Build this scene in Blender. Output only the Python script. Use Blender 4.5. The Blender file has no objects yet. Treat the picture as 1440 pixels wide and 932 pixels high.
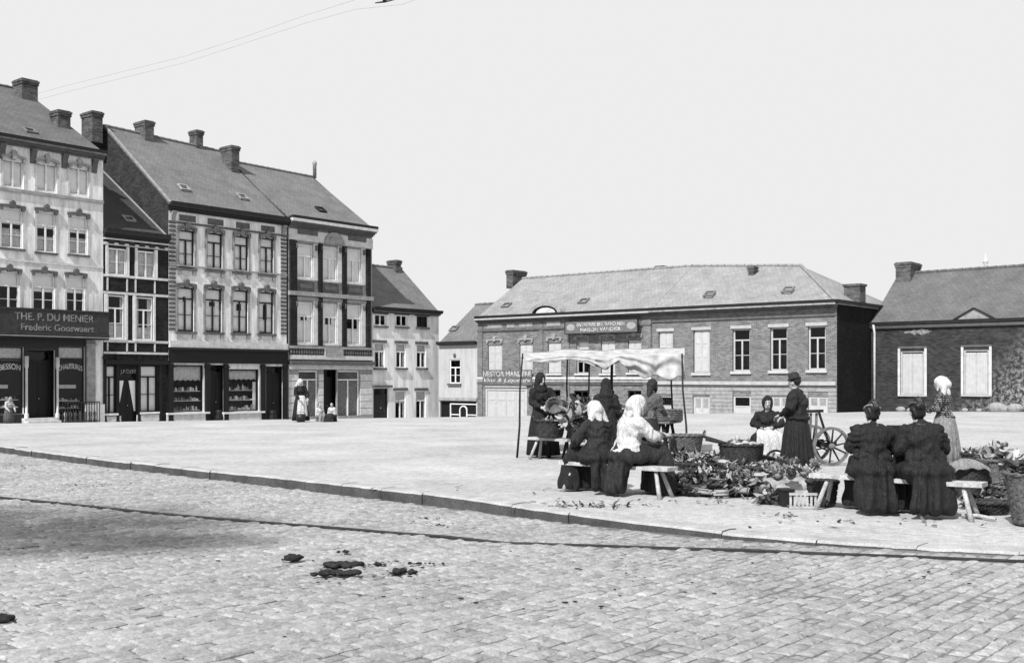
import bpy, bmesh, math, random
from mathutils import Vector, Matrix, noise

RN = random.Random(11)
SC = bpy.context.scene
COL = SC.collection
PI = math.pi

# ------------------------------------------------------------------ camera
EH, FO, CX, HY = 1.62, 1530.0, 720.0, 530.0      # eye height, focal length, principal column, horizon row (photo pixels)
cam_d = bpy.data.cameras.new('camera'); cam = bpy.data.objects.new('camera', cam_d); COL.objects.link(cam)
cam.location = (0, 0, EH); cam.rotation_euler = (PI/2, 0, 0)
cam_d.sensor_fit = 'HORIZONTAL'; cam_d.sensor_width = 36; cam_d.lens = 36*FO/1440
cam_d.shift_y = (HY-466)/1440; cam_d.clip_start = .1; cam_d.clip_end = 2000
SC.camera = cam

# ------------------------------------------------------------------ sky, sun, exposure
SUN_AZ = (-.45, -.893); SUN_EL = 46
w = bpy.data.worlds.new('World'); SC.world = w; w.use_nodes = True
nt = w.node_tree; nt.nodes.clear()
o_ = nt.nodes.new('ShaderNodeOutputWorld'); bg = nt.nodes.new('ShaderNodeBackground')
sk = nt.nodes.new('ShaderNodeTexSky'); sk.sky_type = 'NISHITA'; sk.sun_disc = False
sk.sun_elevation = math.radians(SUN_EL); sk.sun_rotation = math.atan2(SUN_AZ[0], SUN_AZ[1])
sk.dust_density = 1.0; sk.air_density = 1.0
bw = nt.nodes.new('ShaderNodeRGBToBW'); mn = nt.nodes.new('ShaderNodeMath'); mn.operation = 'MINIMUM'
mn.inputs[1].default_value = 1.90
nt.links.new(sk.outputs[0], bw.inputs[0]); nt.links.new(bw.outputs[0], mn.inputs[0])
nt.links.new(mn.outputs[0], bg.inputs['Color']); bg.inputs['Strength'].default_value = .15
nt.links.new(bg.outputs[0], o_.inputs[0])
sd = bpy.data.lights.new('sun', 'SUN'); so = bpy.data.objects.new('sun', sd); COL.objects.link(so)
sd.energy = 2.0; sd.angle = math.radians(.6); sd.color = (1, 1, 1)
_sv = Vector((SUN_AZ[0]*math.cos(math.radians(SUN_EL)), SUN_AZ[1]*math.cos(math.radians(SUN_EL)), math.sin(math.radians(SUN_EL))))
so.rotation_euler = _sv.to_track_quat('Z', 'Y').to_euler(); so.location = (-20, -10, 40)
SC.view_settings.view_transform = 'Standard'; SC.view_settings.look = 'None'
SC.view_settings.exposure = 1.58; SC.view_settings.gamma = 1; SC.view_settings.use_curve_mapping = False

# ------------------------------------------------------------------ materials (the photograph is black and white: greys only)
MATS = {}
def _nodes(name):
    m = bpy.data.materials.new(name); m.use_nodes = True
    n = m.node_tree; n.nodes.clear()
    out = n.nodes.new('ShaderNodeOutputMaterial'); p = n.nodes.new('ShaderNodeBsdfPrincipled')
    n.links.new(p.outputs[0], out.inputs[0]); MATS[name] = m
    return m, n, p
def L(n, a, b): n.links.new(a, b)
def rng(n, src, lo, hi, a=.3, b=.7):
    r = n.nodes.new('ShaderNodeMapRange'); r.inputs[1].default_value = a; r.inputs[2].default_value = b
    r.inputs[3].default_value = lo; r.inputs[4].default_value = hi; L(n, src, r.inputs[0]); return r.outputs[0]
def nz(n, vec, scale, detail=5, rough=.6, dist=0):
    t = n.nodes.new('ShaderNodeTexNoise'); t.inputs['Scale'].default_value = scale; t.inputs['Detail'].default_value = detail
    t.inputs['Roughness'].default_value = rough; t.inputs['Distortion'].default_value = dist
    if vec is not None: L(n, vec, t.inputs['Vector'])
    return t.outputs['Fac']
def mth(n, op, a, b):
    m = n.nodes.new('ShaderNodeMath'); m.operation = op
    for i, x in enumerate((a, b)):
        if isinstance(x, (int, float)): m.inputs[i].default_value = x
        else: L(n, x, m.inputs[i])
    return m.outputs[0]
def bump(n, p, h, st, dist=.02):
    b = n.nodes.new('ShaderNodeBump'); b.inputs['Strength'].default_value = st; b.inputs['Distance'].default_value = dist
    L(n, h, b.inputs['Height']); L(n, b.outputs[0], p.inputs['Normal'])
def objv(n): return n.nodes.new('ShaderNodeTexCoord').outputs['Object']
def posv(n): return n.nodes.new('ShaderNodeNewGeometry').outputs['Position']
def mat(name, c, rough=.85, var=.25, scale=3., fine=.15, fscale=40., bst=.3, spec=.2, metal=0):
    m, n, p = _nodes(name); v = objv(n)
    a = rng(n, nz(n, v, scale, 6), c*(1-var), c*(1+var))
    f = rng(n, nz(n, v, fscale, 3), 1-fine, 1+fine)
    L(n, mth(n, 'MULTIPLY', a, f), p.inputs['Base Color'])
    p.inputs['Roughness'].default_value = rough; p.inputs['Specular IOR Level'].default_value = spec; p.inputs['Metallic'].default_value = metal
    if bst: bump(n, p, nz(n, v, fscale, 4), bst, .01)
    return m
def plaster(name, c, dirt=.35):
    m, n, p = _nodes(name); v = objv(n)
    mp = n.nodes.new('ShaderNodeMapping'); mp.inputs['Scale'].default_value = (1.6, 1.6, .28); L(n, v, mp.inputs[0])
    st = rng(n, nz(n, mp.outputs[0], 1.7, 7, .65), 1-dirt, 1.06, .32, .62)      # streaks running down the wall
    pt = rng(n, nz(n, v, 9, 6), .9, 1.07)
    L(n, mth(n, 'MULTIPLY', mth(n, 'MULTIPLY', st, c), pt), p.inputs['Base Color'])
    p.inputs['Roughness'].default_value = .9; p.inputs['Specular IOR Level'].default_value = .15
    bump(n, p, nz(n, v, 30, 5), .35, .01); return m
def brick(name, c, mortar, var=.4, mott=.3, msc=1.2, light=None):
    m, n, p = _nodes(name); v = objv(n)
    s = n.nodes.new('ShaderNodeSeparateXYZ'); L(n, v, s.inputs[0])
    cb = n.nodes.new('ShaderNodeCombineXYZ'); L(n, mth(n, 'ADD', s.outputs[0], s.outputs[1]), cb.inputs[0]); L(n, s.outputs[2], cb.inputs[1])
    b = n.nodes.new('ShaderNodeTexBrick'); L(n, cb.outputs[0], b.inputs['Vector'])
    b.inputs['Scale'].default_value = 1; b.inputs['Brick Width'].default_value = .23; b.inputs['Row Height'].default_value = .085
    b.inputs['Mortar Size'].default_value = .008; b.inputs['Bias'].default_value = 0
    b.inputs['Color1'].default_value = (c*(1-var),)*3+(1,); b.inputs['Color2'].default_value = (c*(1+var),)*3+(1,)
    b.inputs['Mortar'].default_value = (mortar,)*3+(1,)
    k = rng(n, nz(n, v, msc, 7, .7), 1-mott, 1+mott)
    k2 = rng(n, nz(n, v, 14, 4, .7), .78, 1.22)
    col = mth(n, 'MULTIPLY', mth(n, 'MULTIPLY', b.outputs['Color'], k), k2)
    if light:                                                              # peeling limewash / rubble showing through
        mx = n.nodes.new('ShaderNodeMix'); mx.data_type = 'RGBA'
        x0, x1, lc = light
        msk = mth(n, 'MULTIPLY', rng(n, nz(n, v, 5.0, 6, .75), 0, 1, .47, .56), rng(n, mth(n, 'ADD', s.outputs[0], mth(n, 'MULTIPLY', s.outputs[2], -.9)), 0, 1, x0, x1))
        L(n, msk, mx.inputs[0]); L(n, col, mx.inputs[6]); mx.inputs[7].default_value = (lc, lc, lc, 1); col = mx.outputs[2]
    L(n, col, p.inputs['Base Color']); p.inputs['Roughness'].default_value = .92; p.inputs['Specular IOR Level'].default_value = .12
    bump(n, p, b.outputs['Fac'], -.3, .01); return m
def rooftile(name, c, row=.22):
    m, n, p = _nodes(name); v = objv(n)
    s = n.nodes.new('ShaderNodeSeparateXYZ'); L(n, v, s.inputs[0])
    cb = n.nodes.new('ShaderNodeCombineXYZ'); L(n, s.outputs[0], cb.inputs[0]); L(n, mth(n, 'ADD', s.outputs[2], mth(n, 'MULTIPLY', s.outputs[1], .6)), cb.inputs[1])
    b = n.nodes.new('ShaderNodeTexBrick'); L(n, cb.outputs[0], b.inputs['Vector'])
    b.inputs['Scale'].default_value = 1; b.inputs['Brick Width'].default_value = .25; b.inputs['Row Height'].default_value = row; b.inputs['Mortar Size'].default_value = .018
    b.inputs['Color1'].default_value = (c*.9,)*3+(1,); b.inputs['Color2'].default_value = (c*1.08,)*3+(1,); b.inputs['Mortar'].default_value = (c*.78,)*3+(1,)
    k = rng(n, nz(n, v, .9, 7, .7), .76, 1.2); k2 = rng(n, nz(n, v, 13, 5, .8), .66, 1.3)
    L(n, mth(n, 'MULTIPLY', mth(n, 'MULTIPLY', b.outputs['Color'], k), k2), p.inputs['Base Color'])
    p.inputs['Roughness'].default_value = .75; p.inputs['Specular IOR Level'].default_value = .25
    bump(n, p, b.outputs['Fac'], -.25, .015); return m
def glass(name):
    m, n, p = _nodes(name); out = [x for x in n.nodes if x.type == 'OUTPUT_MATERIAL'][0]
    tr = n.nodes.new('ShaderNodeBsdfTransparent'); tr.inputs[0].default_value = (.96, .96, .96, 1)
    gl = n.nodes.new('ShaderNodeBsdfGlossy'); gl.inputs['Roughness'].default_value = .06; gl.inputs[0].default_value = (.8, .8, .8, 1)
    v = objv(n); b = n.nodes.new('ShaderNodeBump'); b.inputs['Strength'].default_value = .25; b.inputs['Distance'].default_value = .02
    L(n, nz(n, v, 3, 2), b.inputs['Height']); L(n, b.outputs[0], gl.inputs['Normal'])
    fr = n.nodes.new('ShaderNodeFresnel'); fr.inputs[0].default_value = 1.5
    mx = n.nodes.new('ShaderNodeMixShader'); L(n, mth(n, 'ADD', mth(n, 'MULTIPLY', fr.outputs[0], .5), .01), mx.inputs[0])
    L(n, tr.outputs[0], mx.inputs[1]); L(n, gl.outputs[0], mx.inputs[2]); L(n, mx.outputs[0], out.inputs[0]); n.nodes.remove(p); return m
def toned(name, k=1., rough=.8, bst=.4, fs=60.):                             # colour from a per-piece mesh attribute
    m, n, p = _nodes(name); v = objv(n)
    a = n.nodes.new('ShaderNodeAttribute'); a.attribute_name = 'tone'
    f = rng(n, nz(n, v, fs, 4), .8*k, 1.2*k)
    L(n, mth(n, 'MULTIPLY', a.outputs['Fac'], f), p.inputs['Base Color']); p.inputs['Roughness'].default_value = rough
    p.inputs['Specular IOR Level'].default_value = .2
    if bst: bump(n, p, nz(n, v, fs, 4), bst, .01)
    return m
def dark_blot(n):                                                             # dark patch on the roadway: an irregular blot in world metres
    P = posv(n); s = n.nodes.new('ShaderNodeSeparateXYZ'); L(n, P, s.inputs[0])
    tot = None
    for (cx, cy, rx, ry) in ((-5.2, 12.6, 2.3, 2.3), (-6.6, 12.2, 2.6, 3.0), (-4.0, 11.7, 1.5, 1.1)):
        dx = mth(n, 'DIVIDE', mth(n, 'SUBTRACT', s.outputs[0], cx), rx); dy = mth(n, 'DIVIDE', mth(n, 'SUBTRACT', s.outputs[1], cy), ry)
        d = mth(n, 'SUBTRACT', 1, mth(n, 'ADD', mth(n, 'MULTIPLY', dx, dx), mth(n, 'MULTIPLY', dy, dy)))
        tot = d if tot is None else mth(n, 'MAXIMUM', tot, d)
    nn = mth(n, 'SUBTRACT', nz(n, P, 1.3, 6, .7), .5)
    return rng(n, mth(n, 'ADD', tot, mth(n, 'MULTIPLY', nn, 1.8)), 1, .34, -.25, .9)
def ground_mat(name, c, setts=False, tone=False, st=False, contrast=.22):
    m, n, p = _nodes(name); P = posv(n)
    k = rng(n, nz(n, P, .35, 6, .65), 1-contrast, 1+contrast*.7); k2 = mth(n, 'MULTIPLY', rng(n, nz(n, P, 7, 8, .8), .66, 1.18, .3, .66), rng(n, nz(n, P, 38, 4, .7), .74, 1.16, .3, .65))
    col = mth(n, 'MULTIPLY', mth(n, 'MULTIPLY', k, c), k2)
    h = nz(n, P, 14, 5, .7)
    if setts:
        mp = n.nodes.new('ShaderNodeMapping'); mp.inputs['Rotation'].default_value = (0, 0, math.radians(46)); L(n, P, mp.inputs[0])
        b = n.nodes.new('ShaderNodeTexBrick'); L(n, mp.outputs[0], b.inputs['Vector'])
        b.inputs['Scale'].default_value = 1; b.inputs['Brick Width'].default_value = .2; b.inputs['Row Height'].default_value = .15
        b.inputs['Mortar Size'].default_value = .016; b.inputs['Mortar Smooth'].default_value = .6
        b.inputs['Color1'].default_value = (.9,)*3+(1,); b.inputs['Color2'].default_value = (1.06,)*3+(1,); b.inputs['Mortar'].default_value = (.84,)*3+(1,)
        msk = rng(n, nz(n, P, .8, 5, .6), 0, 1, .42, .6)
        mx = n.nodes.new('ShaderNodeMix'); mx.data_type = 'RGBA'; L(n, msk, mx.inputs[0]); mx.inputs[6].default_value = (.97,)*3+(1,); L(n, b.outputs['Color'], mx.inputs[7])
        col = mth(n, 'MULTIPLY', col, mx.outputs[2]); h = mth(n, 'SUBTRACT', mth(n, 'MULTIPLY', h, .8), mth(n, 'MULTIPLY', mth(n, 'MULTIPLY', b.outputs['Fac'], msk), .7))
    if tone:
        a = n.nodes.new('ShaderNodeAttribute'); a.attribute_name = 'tone'; col = mth(n, 'MULTIPLY', col, a.outputs['Fac'])
    if st: col = mth(n, 'MULTIPLY', col, dark_blot(n))
    L(n, col, p.inputs['Base Color']); p.inputs['Roughness'].default_value = .9; p.inputs['Specular IOR Level'].default_value = .15
    bump(n, p, h, .55, .03); return m

M_ = mat
def cloth(name, c, var=.6, rough=.7, sheen=.35):
    """cloth: tone streaks painted as lit and shaded creases, plus soft bumps"""
    m, n, p = _nodes(name); v = objv(n)
    mp = n.nodes.new('ShaderNodeMapping'); mp.inputs['Scale'].default_value = (1.5, 1.5, .45); L(n, v, mp.inputs[0])
    a = nz(n, mp.outputs[0], 17, 5, .65, 1.5); b = nz(n, v, 60, 3)
    L(n, mth(n, 'MULTIPLY', rng(n, a, c*(1-var), c*(1+var*1.6)), rng(n, b, .75, 1.3)), p.inputs['Base Color'])  # streaks put the light and shade of creases into the colour
    p.inputs['Roughness'].default_value = rough; p.inputs['Specular IOR Level'].default_value = sheen
    bump(n, p, mth(n, 'ADD', nz(n, mp.outputs[0], 11, 4, .6, 2.), mth(n, 'MULTIPLY', b, .15)), .9, .035); return m
mat('white_paint', .72, .55, .08, 4, .06, 30, .1); mat('weathered_patch', .17, .9, .6, 5, .4, 20, .4); mat('sunlit_white', .42, .6, .1, 4, .08, 30, .1); mat('sunlit_off', .36, .7, .15, 4, .1); mat('offwhite', .66, .7, .15, 3, .1); mat('cream_stone', .5, .85, .2, 4, .15)  # right-row whites: copies of white_paint and offwhite, darkened to offset full sun
mat('grey_paint', .28, .6, .2, 3); mat('mid_stone', .26, .85, .3, 4, .2); mat('blue_stone', .1, .8, .3, 4, .2); mat('dark_paint', .011, .5, .3, 4, .2, 40, .1, .35)
mat('black_wood', .006, .55, .3, 4, .2, 40, .1, .3); mat('dark_frame', .015, .5, .2, 4); mat('interior_shade', .007, .9, .3, 1, .2)
mat('blind', .8, .85, .08, 2, .05, 60, .05); mat('net', .5, .9, .22, 6, .2, 30, .2); mat('net_dim', .2, .9, .35, 6, .25, 30, .2)
mat('zinc', .16, .5, .25, 3, .1, 30, .1, .4); mat('gutter', .02, .5, .3, 3, .1); mat('iron', .02, .45, .3, 6, .2, 40, .2, .4)
plaster('plaster_white', .76, .36); plaster('plaster_pale', .74, .46); plaster('plaster_bright', .42, .18)
brick('brick_dark', .016, .03, .4, .35); brick('brick_gable', .03, .06, .4, .4, 1.6); brick('brick_mid', .14, .21, .35, .25); brick('brick_mid2', .14, .21, .3, .22)
brick('brick_soot', .033, .045, .4, .35, .9, (3.4, 6.5, .26)); brick('brick_chim', .085, .1, .4, .4, 2.); brick('brick_black', .008, .012, .4, .4, .7)
rooftile('roof_slate', .15); rooftile('roof_dark', .05); rooftile('roof_pale', .25); rooftile('roof_mid', .115)
glass('glass'); mat('letter_white', .40, .7, .55, 5, .4, 25); mat('letter_grey', .17, .7, .6, 4, .4, 20); mat('sign_board', .035, .5, .3, 5, .2); mat('sign_mid', .11, .7, .4, 5, .3); mat('sign_pale', .12, .7, .2, 6, .2)
mat('skin', .34, .55, .1, 10, .05, 80, .1, .35); mat('skin_dark', .05, .5, .1, 10); mat('hair', .01, .45, .3, 40, .3, 90, .4, .4); mat('clog', .5, .6, .2, 12); mat('shoe', .01, .4, .2, 12)
cloth('cloth_black', .0068); cloth('cloth_dark', .012); cloth('cloth_mid', .07, .5); cloth('cloth_grey', .17, .4)
cloth('cloth_white', .47, .16, .85, .15); mat('cloth_canvas', .37, .9, .35, 5, .15, 150, .3)
mat('wood_pale', .36, .75, .3, 8, .3, 60, .4); mat('wood_dark', .018, .7, .4, 8, .3, 60, .4); mat('wood_mid', .13, .75, .35, 8, .3, 60, .4)
mat('wicker', .10, .7, .5, 20, .6, 60, .6); mat('wicker_dark', .035, .7, .6, 20, .7, 60, .6); mat('sack', .27, .95, .35, 7, .3, 140, .5); mat('sack_dark', .03, .95, .5, 6, .4, 140, .6)
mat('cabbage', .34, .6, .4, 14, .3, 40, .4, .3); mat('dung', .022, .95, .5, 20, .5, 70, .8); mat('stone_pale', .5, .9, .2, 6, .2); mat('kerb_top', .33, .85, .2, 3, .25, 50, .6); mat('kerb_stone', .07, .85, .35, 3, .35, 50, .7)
mat('tin', .4, .35, .2, 6, .1, 30, .1, .5, .4)
toned('leaf', .62); toned('display', 1, .6, 0)
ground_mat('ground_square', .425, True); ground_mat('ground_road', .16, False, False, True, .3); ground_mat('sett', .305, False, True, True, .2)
# cloth with a woven pattern
def patterned(name, a, b, sx, sz, kind):
    m, n, p = _nodes(name); v = objv(n); s = n.nodes.new('ShaderNodeSeparateXYZ'); L(n, v, s.inputs[0])
    x = mth(n, 'SINE', mth(n, 'MULTIPLY', s.outputs[0], sx), 0); z = mth(n, 'SINE', mth(n, 'MULTIPLY', s.outputs[2], sz), 0)
    f = mth(n, 'GREATER_THAN', x, .35) if kind == 'stripe' else mth(n, 'MULTIPLY', mth(n, 'GREATER_THAN', x, .1), mth(n, 'GREATER_THAN', z, .1))
    r = n.nodes.new('ShaderNodeMapRange'); L(n, f, r.inputs[0]); r.inputs[3].default_value = a; r.inputs[4].default_value = b
    L(n, mth(n, 'MULTIPLY', r.outputs[0], rng(n, nz(n, v, 14, 4), .7, 1.3)), p.inputs['Base Color']); p.inputs['Roughness'].default_value = .9; return m
patterned('checked', .012, .22, 190, 190, 'check'); patterned('striped', .04, .17, 95, 60, 'stripe')
# ------------------------------------------------------------------ mesh helpers
class MB:
    def __init__(s): s.v = []; s.f = []; s.t = []; s.tone = None
    def add(s, vs, fs, tone=None):
        b = len(s.v); s.v += [tuple(x) for x in vs]; s.f += [tuple(i+b for i in q) for q in fs]
        if tone is not None: s.tone = 1; s.t += [tone]*len(vs)
        elif s.tone: s.t += [1.]*len(vs)
        return s
    def box(s, x0, x1, y0, y1, z0, z1, M=None):
        vs = [Vector(p) for p in ((x0,y0,z0),(x1,y0,z0),(x1,y1,z0),(x0,y1,z0),(x0,y0,z1),(x1,y0,z1),(x1,y1,z1),(x0,y1,z1))]
        if M: vs = [M @ p for p in vs]
        return s.add(vs, ((0,3,2,1),(4,5,6,7),(0,1,5,4),(1,2,6,5),(2,3,7,6),(3,0,4,7)))
    def bar(s, a, b, w, h, up=(0,0,1)):
        a = Vector(a); b = Vector(b); d = (b-a); ln = d.length; d.normalize(); u = Vector(up)
        x = d.cross(u)
        if x.length < 1e-4: x = d.cross(Vector((0,1,0)))
        x.normalize(); u = x.cross(d)
        vs = [a+d*q*ln + x*sx*w/2 + u*su*h/2 for q in (0,1) for sx, su in ((-1,-1),(1,-1),(1,1),(-1,1))]
        return s.add(vs, ((0,1,2,3),(7,6,5,4),(0,4,5,1),(1,5,6,2),(2,6,7,3),(3,7,4,0)))
    def prism(s, pts, y0, y1):                         # polygon in x,z pushed along y
        n = len(pts); vs = [(x, y0, z) for x, z in pts]+[(x, y1, z) for x, z in pts]
        return s.add(vs, [tuple(range(n)), tuple(range(2*n-1, n-1, -1))]+[(i, i+n, (i+1) % n+n, (i+1) % n) for i in range(n)])
    def prismx(s, pts, x0, x1):                        # polygon in y,z pushed along x
        n = len(pts); vs = [(x0, y, z) for y, z in pts]+[(x1, y, z) for y, z in pts]
        return s.add(vs, [tuple(range(n)), tuple(range(2*n-1, n-1, -1))]+[(i, i+n, (i+1) % n+n, (i+1) % n) for i in range(n)])
    def tube(s, pts, rad, seg=8):
        pts = [Vector(p) for p in pts]; n = len(pts)
        if not isinstance(rad, (list, tuple)): rad = [rad]*n
        vs = []; x = None
        for i, p in enumerate(pts):
            d = (pts[min(i+1, n-1)]-pts[max(i-1, 0)]).normalized()
            if x is None: x = d.orthogonal().normalized()
            else: x = (x-d*x.dot(d)).normalized()
            y = d.cross(x)
            vs += [p+(x*math.cos(2*PI*k/seg)+y*math.sin(2*PI*k/seg))*rad[i] for k in range(seg)]
        fs = [(i*seg+k, i*seg+(k+1) % seg, (i+1)*seg+(k+1) % seg, (i+1)*seg+k) for i in range(n-1) for k in range(seg)]
        fs += [tuple(range(seg-1, -1, -1)), tuple(range((n-1)*seg, n*seg))]
        return s.add(vs, fs)
    def lathe(s, prof, seg=32, c=(0,0,0), fn=None, sy=1):
        vs = []
        for r, z in prof:
            for k in range(seg):
                a = 2*PI*k/seg; rr = r
                if fn: rr, z2 = fn(r, z, a)
                else: z2 = z
                vs.append((c[0]+rr*math.cos(a), c[1]+rr*math.sin(a)*sy, c[2]+z2))
        n = len(prof)
        fs = [(i*seg+k, i*seg+(k+1) % seg, (i+1)*seg+(k+1) % seg, (i+1)*seg+k) for i in range(n-1) for k in range(seg)]
        fs += [tuple(range(seg-1, -1, -1)), tuple(range((n-1)*seg, n*seg))]
        return s.add(vs, fs)
    def cap(s, p0, r0, p1, r1, seg=14):                # tapered capsule
        p0 = Vector(p0); p1 = Vector(p1); d = p1-p0; ln = max(d.length, 1e-5); d.normalize()
        pts = []; rs = []
        for a in (-80, -50, -22): pts.append(p0+d*math.sin(math.radians(a))*r0); rs.append(r0*math.cos(math.radians(a)))
        for q in (0, .5, 1): pts.append(p0+d*ln*q); rs.append(r0+(r1-r0)*q)
        for a in (22, 50, 80): pts.append(p1+d*math.sin(math.radians(a))*r1); rs.append(r1*math.cos(math.radians(a)))
        return s.tube(pts, rs, seg)
    def ell(s, c, r, rot=None, seg=18, rings=12):
        vs = []; c = Vector(c)
        for i in range(rings+1):
            th = PI*(.02+.96*i/rings)
            for k in range(seg):
                a = 2*PI*k/seg; p = Vector((r[0]*math.sin(th)*math.cos(a), r[1]*math.sin(th)*math.sin(a), r[2]*math.cos(th)))
                vs.append((rot @ p if rot else p)+c)
        fs = [(i*seg+k, (i+1)*seg+k, (i+1)*seg+(k+1) % seg, i*seg+(k+1) % seg) for i in range(rings) for k in range(seg)]
        fs += [tuple(range(seg)), tuple(range((rings+1)*seg-1, rings*seg-1, -1))]
        return s.add(vs, fs)
    def sheet(s, fn, nu, nv, th=.006):                 # surface fn(u,v)->point, given a thickness
        P = [[Vector(fn(i/nu, j/nv)) for j in range(nv+1)] for i in range(nu+1)]
        top = []; bot = []
        for i in range(nu+1):
            for j in range(nv+1):
                du = P[min(i+1, nu)][j]-P[max(i-1, 0)][j]; dv = P[i][min(j+1, nv)]-P[i][max(j-1, 0)]
                nn = du.cross(dv); nn = nn.normalized() if nn.length > 1e-9 else Vector((0, 0, 1))
                top.append(P[i][j]+nn*th/2); bot.append(P[i][j]-nn*th/2)
        k = nv+1; N = len(top); fs = []
        for i in range(nu):
            for j in range(nv):
                a = i*k+j; fs.append((a, a+k, a+k+1, a+1)); fs.append((N+a, N+a+1, N+a+k+1, N+a+k))
        edge = [i*k for i in range(nu+1)]+[nu*k+j for j in range(1, k)]+[i*k+nv for i in range(nu-1, -1, -1)]+[j for j in range(nv-1, 0, -1)]
        for q in range(len(edge)):
            a, b = edge[q], edge[(q+1) % len(edge)]; fs.append((a, N+a, N+b, b))
        return s.add(top+bot, fs)
    def mesh(s, name, smooth=False, fix=True):
        me = bpy.data.meshes.new(name); me.from_pydata(s.v, [], s.f)
        if fix:
            bm = bmesh.new(); bm.from_mesh(me); bmesh.ops.recalc_face_normals(bm, faces=bm.faces); bm.to_mesh(me); bm.free()
        if s.tone:
            a = me.attributes.new('tone', 'FLOAT', 'POINT'); a.data.foreach_set('value', s.t[:len(s.v)])
        if smooth: me.shade_smooth()
        if smooth == 2: me.set_sharp_from_angle(angle=.9)
        return me
    def build(s, name, m, parent=None, smooth=False, fix=True):
        o = bpy.data.objects.new(name, s.mesh(name, smooth, fix)); COL.objects.link(o)
        o.data.materials.append(MATS[m] if isinstance(m, str) else m)
        if parent: o.parent = parent
        return o
def tag(o, label=None, cat=None, group=None, kind=None):
    if label: o['label'] = label
    if cat: o['category'] = cat
    if group: o['group'] = group
    if kind: o['kind'] = kind
    return o
def empty(name, loc=(0,0,0), rz=0):
    o = bpy.data.objects.new(name, None); COL.objects.link(o); o.location = loc; o.rotation_euler = (0, 0, rz); o.empty_display_size = .2; return o
def copy_tree(o, parent=None):
    c = o.copy(); COL.objects.link(c); c.parent = parent
    for ch in list(o.children):
        if ch.name != c.name: copy_tree(ch, c)
    return c
def voxel(mb, vs, smooth=3, clampz=None, fold=None, mats=('skin',), name='body', parent=None, pick=None, extra=None):
    """one continuous skin over overlapping shapes"""
    me = mb.mesh('tmp'); o = bpy.data.objects.new('tmp', me); COL.objects.link(o)
    r = o.modifiers.new('r', 'REMESH'); r.mode = 'VOXEL'; r.voxel_size = vs
    if smooth:
        q = o.modifiers.new('s', 'SMOOTH'); q.factor = .5; q.iterations = smooth
    dg = bpy.context.evaluated_depsgraph_get(); m2 = bpy.data.meshes.new_from_object(o.evaluated_get(dg))
    bpy.data.objects.remove(o); bpy.data.meshes.remove(me)
    if fold or clampz is not None:
        nn = [v.normal.copy() for v in m2.vertices]
        for v, n in zip(m2.vertices, nn):
            if fold: v.co += n*fold(v.co)
            if clampz is not None and v.co.z < clampz: v.co.z = clampz
    m2.name = name
    for x in mats: m2.materials.append(MATS[x])
    for p in m2.polygons:
        p.material_index = pick(p.center) if pick else 0
    if extra and extra.v:
        bm = bmesh.new(); bm.from_mesh(m2); e = extra.mesh('e'); bm.from_mesh(e); bm.to_mesh(m2); bm.free(); bpy.data.meshes.remove(e)
    m2.shade_smooth()
    ob = bpy.data.objects.new(name, m2); COL.objects.link(ob)
    if parent: ob.parent = parent
    return ob
def text_mesh(txt, name, m, parent, u0, u1, zc, hgt, y, arch=0., script=False):
    cu = bpy.data.curves.new('txt', 'FONT'); cu.body = txt; cu.align_x = 'CENTER'; cu.align_y = 'CENTER'; cu.extrude = .012; cu.size = 1
    cu.offset = .012
    if script: cu.shear = .25
    o = bpy.data.objects.new('txt', cu); COL.objects.link(o)
    me = bpy.data.meshes.new_from_object(o.evaluated_get(bpy.context.evaluated_depsgraph_get())); bpy.data.objects.remove(o)
    xs = [v.co.x for v in me.vertices]; ys = [v.co.y for v in me.vertices]
    sx = (u1-u0)/(max(xs)-min(xs)); sy = hgt/(max(ys)-min(ys)); mx = (max(xs)+min(xs))/2; my = (max(ys)+min(ys))/2
    for v in me.vertices:
        x = (v.co.x-mx)*sx; q = x/((u1-u0)/2)
        v.co = ((u0+u1)/2+x, y-v.co.z, zc+(v.co.y-my)*sy-arch*q*q)
    me.name = name; ob = bpy.data.objects.new(name, me); COL.objects.link(ob); me.materials.append(MATS[m]); ob.parent = parent; return ob

# ------------------------------------------------------------------ terrain
def gz(x, y):
    s = y-.4*x-35.0
    if s <= 0: return 0.
    z = .00088*s*s
    return -(z if z < 1.0 else 1.0+(1-math.exp(-(z-1.0)/.9))*.9)
def G(px, py, z=0.):                                  # photo pixel on level ground -> world point
    Y = (EH-z)*FO/(py-HY); return Vector(((px-CX)/FO*Y, Y, z))
def at(px, Y, z=0.): return Vector(((px-CX)/FO*Y, Y, z))
def zat(py, Y): return EH-(py-HY)/FO*Y

KP = [(-46, 58.0)]+[tuple(G(px, py)[:2]) for px, py in ((0, 627), (150, 646), (296, 661), (480, 680), (601, 693), (708, 707), (800, 722), (893, 735), (1020, 751), (1142, 762), (1300, 770), (1440, 776))]+[(7.2, 9.6), (14, 7.2), (60, -8)]
KH = [.13]+[.13, .13, .135, .15, .145, .14, .11, .07, .045, .03, .022, .02]+[.02]*3
def resample(pts, hs, step):
    out = []; 
    for (a, ha), (b, hb) in zip(zip(pts, hs), zip(pts[1:], hs[1:])):
        a = Vector(a); b = Vector(b); n = max(1, int(round((b-a).length/step)))
        for i in range(n): out.append((a.lerp(b, i/n), ha+(hb-ha)*i/n))
    out.append((Vector(pts[-1]), hs[-1])); return out
KS = resample(KP, KH, 1.0)
for _ in range(3):                                     # ease the corners of the kerb line
    KS = [KS[0]]+[((KS[i-1][0]+KS[i][0]*2+KS[i+1][0])/4, (KS[i-1][1]+KS[i][1]*2+KS[i+1][1])/4) for i in range(1, len(KS)-1)]+[KS[-1]]
DV = Vector((.66, .751)).normalized()                  # across the road, towards the square
KW = .30
def roadz(k): return gz(*KS[k][0])-KS[k][1]
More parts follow.
